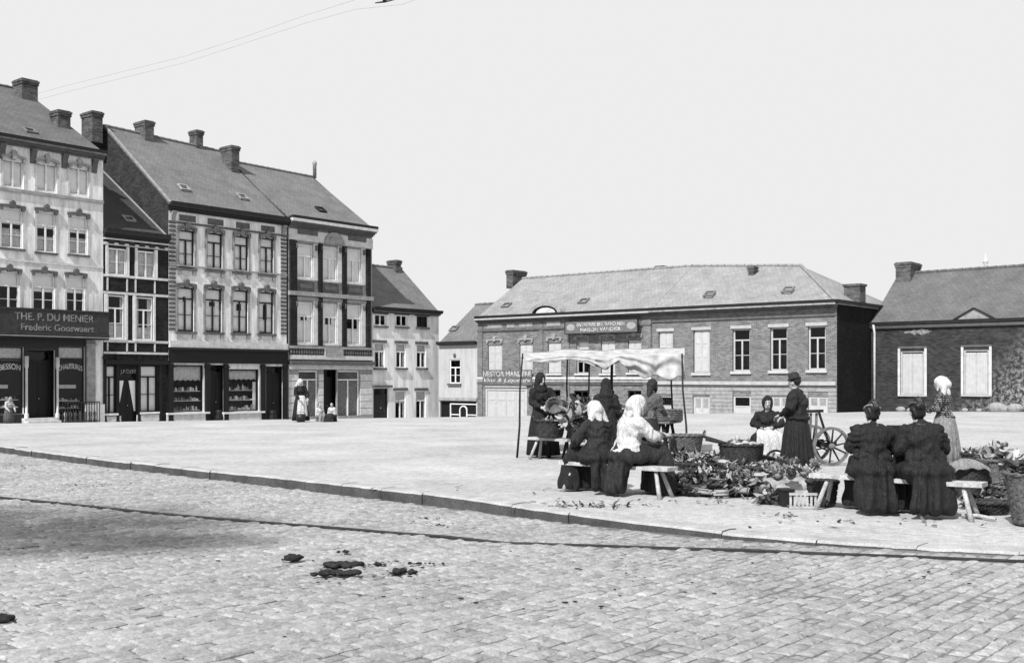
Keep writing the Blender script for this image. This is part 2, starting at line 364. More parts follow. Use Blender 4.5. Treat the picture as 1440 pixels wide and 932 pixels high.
def graded(n, first, total):
    r = 1.0; lo, hi = 1.0001, 2.0
    for _ in range(60):
        r = (lo+hi)/2; s = first*(r**n-1)/(r-1)
        if s > total: hi = r
        else: lo = r
    out = [0.]; st = first
    for i in range(n): out.append(out[-1]+st); st *= r
    return out
mb = MB(); ds = [KW-.03+q for q in graded(60, .12, 220)]
for p, h in KS:
    for i, d in enumerate(ds):
        q = p+DV*d; mb.v.append((q.x, q.y, gz(q.x, q.y)-.004+(noise.noise(Vector((q.x*.9, q.y*.9, 0)))*.010 if 0 < i and d < 40 else 0)))
nn = len(ds)
mb.f = [(k*nn+i, (k+1)*nn+i, (k+1)*nn+i+1, k*nn+i+1) for k in range(len(KS)-1) for i in range(nn-1)]
square = tag(mb.build('square', 'ground_square', None, True, False), kind='structure')
mb = MB(); ds2 = graded(60, .2, 90)
for k, (p, h) in enumerate(KS):
    for d in ds2: q = p-DV*(d-.02); mb.v.append((q.x, q.y, roadz(k)-.024+.005*max(0, min(1, (q.x+2.5)/4))+.006*noise.noise(Vector((q.x*.7, q.y*.7, 4)))))
nn = len(ds2)
mb.f = [(k*nn+i, k*nn+i+1, (k+1)*nn+i+1, (k+1)*nn+i) for k in range(len(KS)-1) for i in range(nn-1)]
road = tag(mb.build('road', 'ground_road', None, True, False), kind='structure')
kerb = empty('kerb'); tag(kerb, kind='structure')
for k in range(len(KS)-1):                             # one stone after another, each a little out of line
    (a, ha), (b, hb) = KS[k], KS[k+1]
    if a.x < -30 or a.x > 12: continue
    d = (b-a).normalized(); a2 = a+d*.004; b2 = b-d*.004; j = RN.uniform(-.012, .012); zj = RN.uniform(-.004, .010)
    mb = MB(); n2 = 5; prof = lambda h: [(j, -h-.1), (j-.004, -.03), (j+.02, -.004), (KW*.5, .004), (KW, 0), (KW, -.2)]
    for i in range(n2+1):
        q = a2.lerp(b2, i/n2); hh = ha+(hb-ha)*i/n2
        for (dd, z) in prof(hh):
            w_ = q+DV*(dd+noise.noise(Vector((q.x*4, q.y*4, z*6)))*.012); mb.v.append((w_.x, w_.y, gz(q.x, q.y)+zj+z+noise.noise(Vector((q.x*5, q.y*5, dd*8+3)))*.012))
    m6 = 6
    mb.f = [(i*m6+c, (i+1)*m6+c, (i+1)*m6+(c+1) % m6, i*m6+(c+1) % m6) for i in range(n2) for c in range(m6)]+[tuple(range(m6)), tuple(range(n2*m6+m6-1, n2*m6-1, -1))]
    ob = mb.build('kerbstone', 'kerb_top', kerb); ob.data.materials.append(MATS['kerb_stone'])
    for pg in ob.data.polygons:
        if pg.normal.z < .5: pg.material_index = 1               # upright faces take the darker stone
# roadway setts: courses laid across the road, beginning at the kerb
def sett_geo(L_, W_, rnd):
    g = .005; b = .013+rnd.random()*.012; x0, x1, y0, y1 = g, L_-g, g, W_-g; j = lambda: rnd.uniform(-.010, .010)
    c = [(x0+j(), y0+j()), (x1+j(), y0+j()), (x1+j(), y1+j()), (x0+j(), y1+j())]; cx, cy = L_/2, W_/2
    t = [(x+(b if x < cx else -b), y+(b if y < cy else -b)) for x, y in c]; tz = [rnd.uniform(-.007, .003) for _ in range(4)]
    vs = [(x, y, -.05) for x, y in c]+[(x, y, -.014) for x, y in c]+[(x, y, z) for (x, y), z in zip(t, tz)]+[(cx+j(), cy+j(), .0035)]
    fs = [(i, (i+1) % 4, (i+1) % 4+4, i+4) for i in range(4)]+[(i+4, (i+1) % 4+4, (i+1) % 4+8, i+8) for i in range(4)]+[(i+8, (i+1) % 4+8, 12) for i in range(4)]
    return vs, fs
PROTO = []
for i in range(10):
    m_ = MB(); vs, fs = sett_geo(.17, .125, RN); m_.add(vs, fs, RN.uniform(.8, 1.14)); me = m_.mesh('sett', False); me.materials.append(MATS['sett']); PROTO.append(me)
RAIL = [G(px, py, -.13 if px < 700 else -.07) for px, py in ((-140, 685), (60, 703), (249, 721), (480, 740), (708, 757), (960, 772), (1142, 781), (1440, 795))]+[Vector((8.5, 8.6, -.05)), Vector((16, 6.0, -.05))]
RAIL = [RAIL[0]+(RAIL[0]-RAIL[1])*4]+RAIL
def rail_dist(x, y):
    best = 9
    for a, b in zip(RAIL, RAIL[1:]):
        ax, ay, bx, by = a.x, a.y, b.x, b.y; t = max(0, min(1, ((x-ax)*(bx-ax)+(y-ay)*(by-ay))/((bx-ax)**2+(by-ay)**2)))
        best = min(best, math.hypot(x-ax-t*(bx-ax), y-ay-t*(by-ay)))
    return best
def road_at(x, y):                                     # height of the roadway surface under a point
    best = (1e9, -.1)
    P = Vector((x, y)); perp = Vector((-DV.y, DV.x))
    for k, (p, h) in enumerate(KS):
        q = abs((P-p).dot(perp))
        if q < best[0]: best = (q, roadz(k))
    return best[1]
cand = []; ang = math.atan2(DV.y, DV.x); perp = Vector((DV.y, -DV.x))     # perp runs with the kerb, to the right
s_acc = 0
KF = resample([tuple(p) for p, h in KS], [h for p, h in KS], .15)
span = [(p.dot(perp), p, h) for p, h in KF]
s = -29.0; idx = 0
while s < 14:
    while idx < len(span)-2 and span[idx+1][0] < s: idx += 1
    p = span[idx][1]; h = span[idx][2]; base = p.dot(DV); d = .02+RN.uniform(0, .16); zr = gz(p.x, p.y)-h
    wj = RN.uniform(.095, .135)
    while d < 30:
        ln = RN.uniform(.11, .2); o = perp*s+DV*(base-d-ln)
        if o.y > 5.4 and o.y < 27 and abs(o.x) < o.y*.52+.6: cand.append((o.x, o.y, zr, ln, wj))
        d += ln
    s += wj
cand = [c for c in cand if rail_dist(c[0]+DV.x*c[3]/2+perp.x*.07, c[1]+DV.y*c[3]/2+perp.y*.07) > .085]
def vis(c): return c[1] > 6.55 and abs(c[0]) < c[1]*.47
cand.sort(key=lambda c: (not vis(c), c[1]))
big = MB(); near = cand[:300]
for c in near:
    o = bpy.data.objects.new('sett', RN.choice(PROTO)); COL.objects.link(o); o.parent = road
    o.scale = (c[3]/.17, c[4]/.125, 1); o.location = (c[0]+perp.x*c[4], c[1]+perp.y*c[4], c[2]+RN.uniform(-.006, .004)-.002); o.rotation_euler = (RN.uniform(-.04, .04), RN.uniform(-.04, .04), ang)
for c in cand[300:]:
    vs, fs = sett_geo(c[3], c[4], RN); dz = c[2]+RN.uniform(-.008, .004)-.003; tx = RN.uniform(-.035, .035); ty = RN.uniform(-.035, .035)
    big.add([(c[0]+DV.x*x+perp.x*(c[4]-y), c[1]+DV.y*x+perp.y*(c[4]-y), dz+z+x*tx+y*ty) for x, y, z in vs], fs, RN.uniform(.8, 1.12))
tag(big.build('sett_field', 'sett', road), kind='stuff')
mb = MB(); rr = resample([tuple(p[:2]) for p in RAIL], [p.z for p in RAIL], .8)
rail = empty('tram_rail'); tag(rail, 'dark grooved tram rail sunk in the road setts along the kerb', 'tram rail')
for sgn, nm in ((-1, 'rail_head'), (1, 'rail_guard')):
    mb = MB()
    for i, (p, z) in enumerate(rr):
        d = (rr[min(i+1, len(rr)-1)][0]-rr[max(i-1, 0)][0]).normalized(); q = Vector((-d.y, d.x)); z = road_at(p.x, p.y)-.001
        lo, hi = (-.045, -.012) if sgn < 0 else (.018, .038)
        for dd, zz in ((lo, z), (hi, z), (hi, z-.06), (lo, z-.06)): w_ = p+q*dd; mb.v.append((w_.x, w_.y, zz))
    mb.f = [(i*4+c, (i+1)*4+c, (i+1)*4+(c+1) % 4, i*4+(c+1) % 4) for i in range(len(rr)-1) for c in range(4)]
    mb.build(nm, 'iron', rail)
# ------------------------------------------------------------------ houses
TL = Vector((.827, 1)).normalized()                    # the row on the left runs away to the right
TR = Vector((1.21, -1)).normalized()                   # the row at the back comes forward to the right
class House:
    def __init__(s, name, P, t, label, cat='house', side='L'):
        s.t = t; s.n_in = Vector((-t.y, t.x)); s.side = side; s.P = Vector(P); s.z0 = gz(P[0], P[1])
        s.e = empty(name, (P[0], P[1], s.z0), math.atan2(t.y, t.x)); tag(s.e, label, cat)
    def uz(s, px, py, y=0.):
        d = Vector(((px-CX)/FO, 1)); k = (y+s.P.dot(s.n_in))/d.dot(s.n_in); q = d*k-s.P
        return q.dot(s.t), EH+(HY-py)/FO*k-s.z0
    def pix(s, u, y, z):
        q = s.P+s.t*u+s.n_in*y; return CX+q.x/q.y*FO, HY-(z+s.z0-EH)/q.y*FO
    def rect(s, xl, xr, yt, yb, y=0.):
        cx, cy = (xl+xr)/2, (yt+yb)/2
        return s.uz(xl, cy, y)[0], s.uz(xr, cy, y)[0], s.uz(cx, yb, y)[1], s.uz(cx, yt, y)[1]
    def part(s, name, mb, m, parent=None, smooth=False): return mb.build(name, m, parent or s.e, smooth)
    def pbox(s, name, m, xl, xr, yt, yb, y0, y1, parent=None):
        u0, u1, z0, z1 = s.rect(xl, xr, yt, yb); return s.part(name, MB().box(u0, u1, y0, y1, z0, z1), m, parent)
    def gbase(s, u): q = s.P+s.t*u; return gz(q.x, q.y)-s.z0
def wall(h, u0, u1, zt, openings, m, depth, zr=None, rev=.10, zb=-.9, m_side=None, back=True, hip_r=False):
    """front skin with real openings and reveals, plus end walls (gabled when zr is given) and back"""
    us = sorted({u0, u1} | {round(o[k], 4) for o in openings for k in (0, 1)}); zs = sorted({zb, zt} | {round(o[k], 4) for o in openings for k in (2, 3)})
    us = [u for u in us if u0 <= u <= u1]
    mb = MB()
    for a, b in zip(us, us[1:]):
        for c, d in zip(zs, zs[1:]):
            cu, cz = (a+b)/2, (c+d)/2
            if any(o[0] < cu < o[1] and o[2] < cz < o[3] for o in openings): continue
            mb.add([(a, 0, c), (b, 0, c), (b, 0, d), (a, 0, d)], [(0, 1, 2, 3)])
    for o in openings:
        a, b, c, d = [round(x, 4) for x in o[:4]]
        mb.add([(a, 0, c), (a, rev, c), (a, rev, d), (a, 0, d)], [(0, 1, 2, 3)]); mb.add([(b, 0, c), (b, 0, d), (b, rev, d), (b, rev, c)], [(0, 1, 2, 3)])
        mb.add([(a, 0, d), (a, rev, d), (b, rev, d), (b, 0, d)], [(0, 1, 2, 3)]); mb.add([(a, 0, c), (b, 0, c), (b, rev, c), (a, rev, c)], [(0, 1, 2, 3)])
    o = mb.build('wall', m, h.e, False, False)
    def end(u, gab):
        q = MB(); pts = [(.002, zb), (2*depth, zb), (2*depth, zt), (.002, zt)] if not gab else [(.002, zb), (2*depth, zb), (2*depth, zt), (depth, zr), (.002, zt)]
        q.add([(u, y, z) for y, z in pts], [tuple(range(len(pts)))]); return q.build('end_wall', m_side or m, h.e, False, False)
    end(u0+.003, zr is not None); end(u1-.003, zr is not None and not hip_r)
    q = MB(); q.add([(u0, 2*depth-.003, zb), (u1, 2*depth-.003, zb), (u1, 2*depth-.003, zt), (u0, 2*depth-.003, zt)], [(0, 1, 2, 3)]); q.build('back_wall', m_side or m, h.e, False, False)
    MB().box(u0+.05, u1-.05, .75, .8, zb+.02, zt-.05).build('shade_backing', 'interior_shade', h.e)  # dark sheet added behind the openings to paint the shade of the rooms
    return o
def gable_roof(h, u0, u1, ze, depth, zr0, zr1, m, over=.25, hip_r=0., th=.1, ze1=None):
    """zr0 / zr1: ridge height at the left / right end; hip_r: how far the ridge stops short of the right end"""
    ze1 = ze if ze1 is None else ze1
    k0 = (zr0-ze)/depth; k1 = (zr1-ze1)/max(depth, .1)
    A = (u0, -over, ze-k0*over); B = (u1, -over, ze1-k1*over); C = (u1-hip_r, depth, zr1); D = (u0, depth, zr0)
    E = (u1, 2*depth+over, ze1-k1*over); F = (u0, 2*depth+over, ze-k0*over)
    vs = [A, B, C, D, E, F]; fs = [(0, 1, 2, 3), (3, 2, 4, 5)]+([(1, 4, 2)] if hip_r else [])
    lo = [(x, y, z-th) for x, y, z in vs]; n = 6
    rim = [(0, 1), (1, 4), (4, 5), (5, 3), (3, 0)] if hip_r else [(0, 1), (1, 2), (2, 4), (4, 5), (5, 3), (3, 0)]
    fs += [tuple(i+n for i in reversed(f)) for f in fs]+[(a, a+n, b+n, b) for a, b in rim]
    # subdivide the upper skin a little so that the ridge is not ruler-straight
    r = MB(); r.add(vs+lo, fs); ob = r.build('roof', m, h.e)
    rd = MB(); nseg = max(4, int((C[0]-D[0])/.42)); 
    for i in range(nseg):
        a = Vector(D).lerp(Vector(C), i/nseg); b = Vector(D).lerp(Vector(C), (i+.96)/nseg); rd.tube([a+Vector((0, 0, .0)), b+Vector((0, 0, .012))], [.10, .115], 6)
    rd.build('ridge_tiles', m, ob); return ob
def chimney(h, roof, xl, xr, yt, y, zb, uw=.55, m='brick_chim', pots=0):
    if h.side == 'L':
        u1, zt = h.uz(xr, yt, y); u0 = u1-uw; lo, hi = .3, 6.
        for _ in range(40):
            q = (lo+hi)/2
            if h.pix(u0, y+q, zt)[0] > xl: lo = q
            else: hi = q
    else:
        u0, zt = h.uz(xl, yt, y); u1 = u0+uw; lo, hi = .3, 6.
        for _ in range(40):
            q = (lo+hi)/2
            if h.pix(u1, y+q, zt)[0] < xr: lo = q
            else: hi = q
    dp = max(.45, min(lo, 2.4)); c = .07
    mb = MB().box(u0+c, u1-c, y+c, y+dp-c, zb, zt-.3).box(u0+.03, u1-.03, y+.03, y+dp-.03, zt-.299, zt-.16).box(u0, u1, y, y+dp, zt-.159, zt-.05).box(u0+.06, u1-.06, y+.06, y+dp-.06, zt-.049, zt)
    o = mb.build('chimney', m, roof)
    return o
def skylight(h, roof, xl, xr, yt, yb, yd, opened=False, m='zinc'):
    u0, u1, z0, z1 = h.rect(xl, xr, yt, yb, yd); k = roof['slope']; w_ = max(min(u1-u0, .6), .45); z0 = roof['ze']+k*yd
    mb = MB(); L_ = .55
    P = lambda u, q, o: (u, yd+q/math.hypot(1, k)-o*k/math.hypot(1, k), z0+q*k/math.hypot(1, k)+o/math.hypot(1, k))
    for a, b, c, d in ((u0, u0+w_, 0, .08), (u0, u0+w_, L_-.08, L_), (u0, u0+.08, .081, L_-.081), (u0+w_-.08, u0+w_, .081, L_-.081)):
        mb.add([P(a, c, .0), P(b, c, .0), P(b, d, .0), P(a, d, .0), P(a, c, .09), P(b, c, .09), P(b, d, .09), P(a, d, .09)], ((0, 3, 2, 1), (4, 5, 6, 7), (0, 1, 5, 4), (1, 2, 6, 5), (2, 3, 7, 6), (3, 0, 4, 7)))
    o = mb.build('skylight', m, roof)
def box_gutter(h, u0, u1, z, m='gutter', d=.3, hh=.16, name='gutter', z1=None):
    z1 = z if z1 is None else z1
    mb = MB(); pr = [(-d, 0), (-d-.02, hh), (-d+.04, hh), (-.05, hh*.6), (-.05, -.04), (-d+.06, -.04)]
    n = len(pr); vs = [(u0, y, z+q) for y, q in pr]+[(u1, y, z1+q) for y, q in pr]
    mb.add(vs, [tuple(range(n)), tuple(range(2*n-1, n-1, -1))]+[(i, i+n, (i+1) % n+n, (i+1) % n) for i in range(n)]); return mb.build(name, m, h.e)
def cornice(h, u0, u1, z0, z1, m, out=.25, name='cornice', steps=3, za=0):
    """stepped moulding from z0 (wall) up to z1 (projecting)"""
    mb = MB()
    for i in range(steps):
        a = z0+(z1-z0)*i/steps+.001; b = z0+(z1-z0)*(i+1)/steps-.001; o = out*(i+1)/steps
        mb.box(u0-(.02*i), u1+(.02*i), -o, -.001, a, b)
    return mb.build(name, m, h.e)
def band(h, u0, u1, z0, z1, m, out=.06, name='string_course'): return MB().box(u0, u1, -out, .03, z0, z1).build(name, m, h.e)
def dentils(h, u0, u1, z0, z1, m, step=.35, w_=.12, out=.16):
    n = int((u1-u0)/step)
    for i in range(n):
        u = u0+(u1-u0)*(i+.5)/n; MB().box(u-w_/2, u+w_/2, -out, -.001, z0, z1).build('dentil', m, h.e)
def hood(h, par, u0, u1, z, m, hh=.16, out=.14, key=True, arch=0.):
    mb = MB(); n = 12
    bot = [(u0-.1+(u1-u0+.2)*i/n, z+.02+arch*math.sin(PI*i/n)) for i in range(n+1)]; top = [(u, q+hh) for u, q in bot]
    mb.prism(bot+top[::-1], -out, .02)
    if key:
        c = (u0+u1)/2; mb.prism([(c-.09, z+.0), (c+.09, z), (c+.13, z+hh+.12+arch), (c, z+hh+.22+arch), (c-.13, z+hh+.12+arch)], -out-.05, .021)
        for sg in (-1, 1): mb.box(c+sg*(u1-u0)*.5-.06, c+sg*(u1-u0)*.5+.06, -out-.03, .022, z-.1, z+hh*.6)
    return mb.build('hood_moulding', m, par)
def window(h, r, fr='white_paint', tr=.3, mul=True, rows=1, blind=0., blind_m='blind', cur=0., cur_m='net', side=0., sill='mid_stone', rev=.10, fw=.07, panel=None, sill_h=.1, sill_out=.1, lintel=None, name='window'):
    u0, u1, z0, z1 = r[:4]; H = z1-z0; W = u1-u0; y0, y1 = rev-.05, rev+.01
    if blind: blind *= RN.uniform(.8, 1.3)
    if cur and cur < .9: cur *= RN.uniform(.6, 1.3)
    if side: side *= RN.uniform(.6, 1.4)
    mb = MB().box(u0+.001, u0+fw, y0, y1, z0+.001, z1-.001).box(u1-fw, u1-.001, y0, y1, z0+.001, z1-.001).box(u0+fw+.001, u1-fw-.001, y0+.001, y1, z0+.002, z0+fw).box(u0+fw+.001, u1-fw-.001, y0+.001, y1, z1-fw, z1-.002)
    c = (u0+u1)/2; zt = z1-fw
    if tr: zt = z1-tr*H; mb.box(u0+fw+.001, u1-fw-.001, y0-.01, y1, zt-.035, zt+.035)
    if mul: mb.box(c-.04, c+.04, y0-.006, y1-.002, z0+fw+.001, zt-(.036 if tr else 0))
    cols = [(u0+fw, c-.04), (c+.04, u1-fw)] if mul else [(u0+fw, u1-fw)]
    zl = [z0+fw+(zt-.035-z0-fw)*i/rows for i in range(rows+1)]
    if rows > 1:
        for z in zl[1:-1]:
            for a, b in cols: mb.box(a+.001, b-.001, y0+.008, y1-.004, z-.014, z+.014)
    o = mb.build(name, fr, h.e)
    if panel:                                          # closed shutters: two boarded leaves
        for a, b in ((u0+fw*.6, c-.006), (c+.006, u1-fw*.6)):
            m2 = MB().box(a, b, y0-.05, y0-.012, z0+.02, z1-.02)
            for q0, q1 in ((.04, .32), (.36, .64), (.68, .96)):
                m2.box(a+.07, b-.07, y0-.066, y0-.0501, z0+H*q0, z0+H*q1)
            m2.build('shutter', panel, o)
    else:
        cells = [(a, b, q0, q1) for a, b in cols for q0, q1 in zip(zl, zl[1:])]+([(u0+fw, u1-fw, zt+.035, z1-fw)] if tr else [])
        for a, b, q0, q1 in cells: MB().add([(a-.01, y1-.03, q0-.01), (b+.01, y1-.03, q0-.01), (b+.01, y1-.03, q1+.01), (a-.01, y1-.03, q1+.01)], [(0, 1, 2, 3)]).build('pane', 'glass', o, False, False)
        if blind: MB().box(u0+.02, u1-.02, rev+.03, rev+.045, z1-H*blind, z1-.01).build('blind', blind_m, o)
        def drape(a, b, q0, q1, amp=.03, ph=0):
            return MB().sheet(lambda i, j: (a+(b-a)*i, rev+.045+amp*math.sin(i*(b-a)*55+ph)+.01*math.sin(j*9+i*5), q0+(q1-q0)*j), max(8, int((b-a)*40)), 4, .004)
        if cur: drape(u0+.02, u1-.02, z0+.02, z0+H*cur, .012, RN.random()*6).build('net_curtain', cur_m, o, True)
        if side:
            for a, b in ((u0+.02, u0+W*side), (u1-W*side, u1-.02)): drape(a, b, z0+.02, z1-.05, .016, RN.random()*6).build('curtain', cur_m, o, True)
    if sill: MB().box(u0-.09, u1+.09, -sill_out, rev-.06, z0-sill_h, z0-.002).build('sill', sill, o)
    if lintel: MB().box(u0-.1, u1+.1, -.05, .03, z1+.002, z1+.17).build('lintel', lintel, o)
    return o
def door(h, r, m='dark_paint', rev=.2, light=.2, leaves=2, name='door', glaze=0):
    u0, u1, z0, z1 = r; c = (u0+u1)/2; zt = z1-(z1-z0)*light
    mb = MB().box(u0, u0+.08, rev-.08, rev, z0, z1).box(u1-.08, u1, rev-.08, rev, z0, z1).box(u0+.081, u1-.081, rev-.08, rev, zt-.05, zt+.05).box(u0+.081, u1-.081, rev-.08, rev, z1-.08, z1)
    es = [u0+.08+(u1-u0-.16)*i/leaves for i in range(leaves+1)]
    fr = mb.build(name, m, h.e)
    MB().add([(u0+.07, rev-.03, zt+.04), (u1-.07, rev-.03, zt+.04), (u1-.07, rev-.03, z1-.07), (u0+.07, rev-.03, z1-.07)], [(0, 1, 2, 3)]).build('pane', 'glass', fr, False, False)
    for a, b in zip(es, es[1:]):
        q = MB().box(a+.005, b-.005, rev-.06, rev-.02, z0+.02, zt-.051)
        for p0, p1 in ((.05, .3), (.36, .94)): q.box(a+.09, b-.09, rev-.075, rev-.0601, z0+(zt-z0)*p0, z0+(zt-z0)*p1)
        q.build('door_leaf', m, fr)
    MB().ell((c+.07, rev-.11, z0+1.0), (.03, .03, .03)).build('handle', 'tin', fr)
    return fr
def pilaster(h, u0, u1, z0, z1, m, out=.08, name='pilaster', capital=True):
    mb = MB().box(u0, u1, -out, .01, z0, z1)
    if capital: mb.box(u0-.04, u1+.04, -out-.04, .011, z1-.22, z1-.12).box(u0-.03, u1+.03, -out-.03, .012, z0+.001, z0+.18)
    return mb.build(name, m, h.e)
def bracket(h, u, z0, z1, m, w_=.2, out=.3):
    MB().prismx([(.01, z0), (-.05, z0), (-.1, z0+(z1-z0)*.3), (-out*.6, z0+(z1-z0)*.65), (-out, z1-.06), (-out, z1), (.01, z1)], u-w_/2, u+w_/2).build('bracket', m, h.e)
def goods(h, par, u0, u1, z0, z1, y0, rows=3, dens=9):
    """shelves with small wares behind a shop window"""
    for i in range(rows):
        z = z0+(z1-z0)*i/rows; MB().box(u0, u1, y0, y0+.3, z, z+.025).build('shelf', 'offwhite', par)
        u = u0+.05; mb = MB()
        while u < u1-.08:
            w_ = RN.uniform(.05, .16); hh = RN.uniform(.15, .8)*(z1-z0)/rows*.8; t = RN.choice((.08, .2, .45, .6, .7))
            k = RN.random()
            b = MB()
            if k < .5: b.lathe([(w_*.5, 0), (w_*.5, hh*.6), (w_*.18, hh*.8), (w_*.18, hh)], 8, (u+w_/2, y0+.12+RN.random()*.08, z+.026))
            else: b.box(u, u+w_, y0+.05, y0+.2, z+.026, z+.026+hh*.7)
            mb.add(b.v, b.f, t); u += w_+RN.uniform(.01, .07)
        tag(mb.build('wares', 'display', par), kind='stuff')

def rowL(px):                                          # point of the left-hand building line seen at a photo column
    k = (px-CX)/FO; Y = 64.85/(.827-k); return (k*Y, Y)
def rowR(px):
    k = (px-CX)/FO; Y = 81.3/(1.21+k); return (k*Y, Y)
def shutr(o): return o

# ---- A: tall pale house with the long shop sign
P = rowL(-62); h = House('townhouse', P, TL, 'tall pale plastered townhouse at far left with long dark shop sign', 'house')
uR = h.uz(145, 400)[0]; ze = h.uz(145, 217)[1]; dp = 8.0; zr = h.uz(35, 128, dp)[1]
wins = [(4, 33, 225, 264), (51, 80, 230, 270), (97, 125, 236, 275), (1, 32, 293, 349), (51, 78, 298, 355), (97, 123, 304, 358), (-2, 27, 382, 440), (46, 77, 385, 440), (93, 119, 388, 440)]
R_ = [h.rect(*w_) for w_ in wins]; stp = R_[1][0]-R_[0][0]
for k in (0, 3, 6): R_.append((R_[k][0]-stp, R_[k][1]-stp, R_[k][2], R_[k][3]))
zs0 = h.uz(70, 469)[1]                                  # underside of the sign
shop = [h.rect(-44, 33, 487, 583), h.rect(39, 77, 492, 590), h.rect(82, 119, 487, 583)]
wall(h, 0, uR, ze, R_+shop, 'plaster_pale', dp, zr, m_side='brick_gable')
for i, r in enumerate(R_):
    fl = (0, 0, 0, 1, 1, 1, 2, 2, 2, 0, 1, 2)[i]
    wn = window(h, r, 'offwhite', .34 if fl else .02, True, 2 if fl else 1, (.0, .36, .36)[fl], 'blind', (.97, .5, 0)[fl], ('blind', 'net', 'net')[fl], 0, 'blue_stone' if fl else None)
    hood(h, wn, r[0], r[1], r[3], 'blue_stone' if fl else 'mid_stone', .12, .12, True, .12 if fl == 0 else .03)
    for a, b in ((r[0]-.09, r[0]-.002), (r[1]+.002, r[1]+.09)): MB().box(a, b, -.03, .02, r[2], r[3]+.02).build('jamb', 'cream_stone', wn)
zc = h.uz(65, 274)[1]; band(h, 0, uR, zc-.08, zc+.07, 'mid_stone', .09, 'sill_band')
cornice(h, -.0, uR, ze-.32, ze-.02, 'blue_stone', .32); box_gutter(h, 0, uR+.1, ze-.02)
for px in (2, 46, 90, 132):
    u = h.uz(px, 222)[0]; bracket(h, u, ze-1.0, ze-.34, 'blue_stone', .26, .26)
rf = gable_roof(h, 0, uR, ze+.12, dp, zr, zr, 'roof_mid', .15); rf['slope'] = (zr-ze)/dp; rf['ze'] = ze+.12
chimney(h, rf, 16, 56, 114, 6.3, ze+2.4, 1.0); chimney(h, rf, 68, 102, 157, 2.6, ze+.9, .8)
skylight(h, rf, 37, 58, 192, 200, .9)
band(h, .0, uR, h.uz(60, 300)[1]*0+h.uz(60, 369)[1]-.06, h.uz(60, 369)[1]+.04, 'cream_stone', .04, 'string_course')
# sign
a, b, c, d = 0, h.uz(142, 455)[0], zs0, h.uz(70, 438)[1]
sg = MB().box(a, b, -.75, -.66, c, d).box(a, b, -.8, -.6, d+.001, d+.07).box(a, b, -.82, -.55, c-.1, c-.001).build('shop_sign', 'sign_board', h.e)
MB().box(a, b, -.76, -.01, c-.25, c-.101).build('sign_canopy', 'dark_paint', h.e)
MB().box(a, b, -.84, -.76, c-.18, c-.14).build('canopy_moulding', 'grey_paint', h.e)
ua, ub = h.uz(2, 450, -.75)[0], h.uz(132, 450, -.75)[0]
text_mesh('THE. P. DU MENIER', 'lettering', 'letter_grey', sg, ua+.6, ub, c+(d-c)*.7, (d-c)*.34, -.752); text_mesh('Frederic Gooswaert', 'lettering', 'letter_grey', sg, ua+.9, ub, c+(d-c)*.24, (d-c)*.3, -.752, 0)
for u in (.2, b-.15): MB().box(u, u+.1, -.65, -.02, c+.02, c+.12).build('sign_arm', 'iron', h.e)
# shop front
es = [0.]+[x for r in shop for x in (r[0]-.001, r[1]+.001)]+[h.uz(120, 540)[0]]
for a, b in zip(es[::2], es[1::2]):
    if b-a > .03: MB().box(a, b, -.045, -.002, h.gbase(a)-.2, zs0-.25).build('shop_panel', 'dark_paint', h.e)
for r in shop:
    MB().box(r[0], r[1], -.04, -.002, r[3]+.002, zs0-.251).build('shop_panel', 'dark_paint', h.e)
    if r is not shop[1]: MB().box(r[0], r[1], -.04, -.002, -.5, r[2]-.002).build('shop_panel', 'dark_paint', h.e)
for i, r in enumerate(shop):
    if i == 1:
        door(h, r, 'black_wood', .5, .16); continue
    wn = window(h, r, 'dark_paint', .18, False, 1, .16, 'net', 0, sill=None, rev=.12, fw=.06)
    goods(h, wn, r[0]+.1, r[1]-.1, r[2]+.3, r[2]+1.0, .3, 2)
for (xl, xr) in ((33.5, 38.5), (77.5, 81.5)):
    u0 = h.uz(xl, 540)[0]; u1 = h.uz(xr, 540)[0]; cc = (u0+u1)/2
    MB().lathe([(.1, -.5), (.1, .5), (.06, .55), (.055, 2.6), (.09, 2.7), (.1, 3.2)], 12, (cc, -.09, h.gbase(cc)-.05)).build('column', 'cream_stone', h.e, True)
u0 = h.uz(121, 540)[0]; u1 = h.uz(133, 540)[0]; pilaster(h, u0, u1, h.gbase(u0)+.3, zs0-.3, 'mid_stone', .1); MB().box(u0-.1, uR, -.16, -.002, -.8, h.gbase(u0)+.9).build('pier_base', 'cream_stone', h.e)
text_mesh('BESSON', 'lettering', 'letter_white', h.e, h.uz(0, 515)[0], h.uz(30, 515)[0], h.uz(15, 515)[1], .27, .09, .07)
text_mesh('CHAUSSURES', 'lettering', 'letter_white', h.e, h.uz(83, 516)[0], h.uz(117, 516)[0], h.uz(100, 516)[1]+.05, .26, .09, .13)
for (xl, xr) in ((83, 112), (0, 16)): h.pbox('shelf_card', 'net', xl, xr, 541, 546, .35, .37)
u0, u1, z0, z1 = h.rect(79, 131, 565, 590); zg = h.gbase(u1)
rl = MB().bar((u0, -.6, z1), (u1, -.6, z1), .05, .05).bar((u0, -.6, zg+.12), (u1, -.6, zg+.12), .05, .05)
for i in range(15): u = u0+(u1-u0)*i/14; rl.bar((u, -.6, zg-.1), (u, -.6, z1), .03, .03)
rl.build('railing', 'iron', h.e)
for i in range(7): u = u0+.2+(u1-u0-.4)*i/6; MB().lathe([(.05, 0), (.09, .12), (.04, .3), (.08, .5), (.05, .6)], 10, (u, -.5, zg-.02)).build('baluster', 'mid_stone', h.e, True)
for k, (yo, zz) in enumerate(((-.7, .12), (-.35, .24))): u0, u1, _, _ = h.rect(30, 76, 580, 590); MB().box(u0, u1, yo, .2, -.8, h.gbase(u0)+zz).build('step', 'cream_stone', h.e)

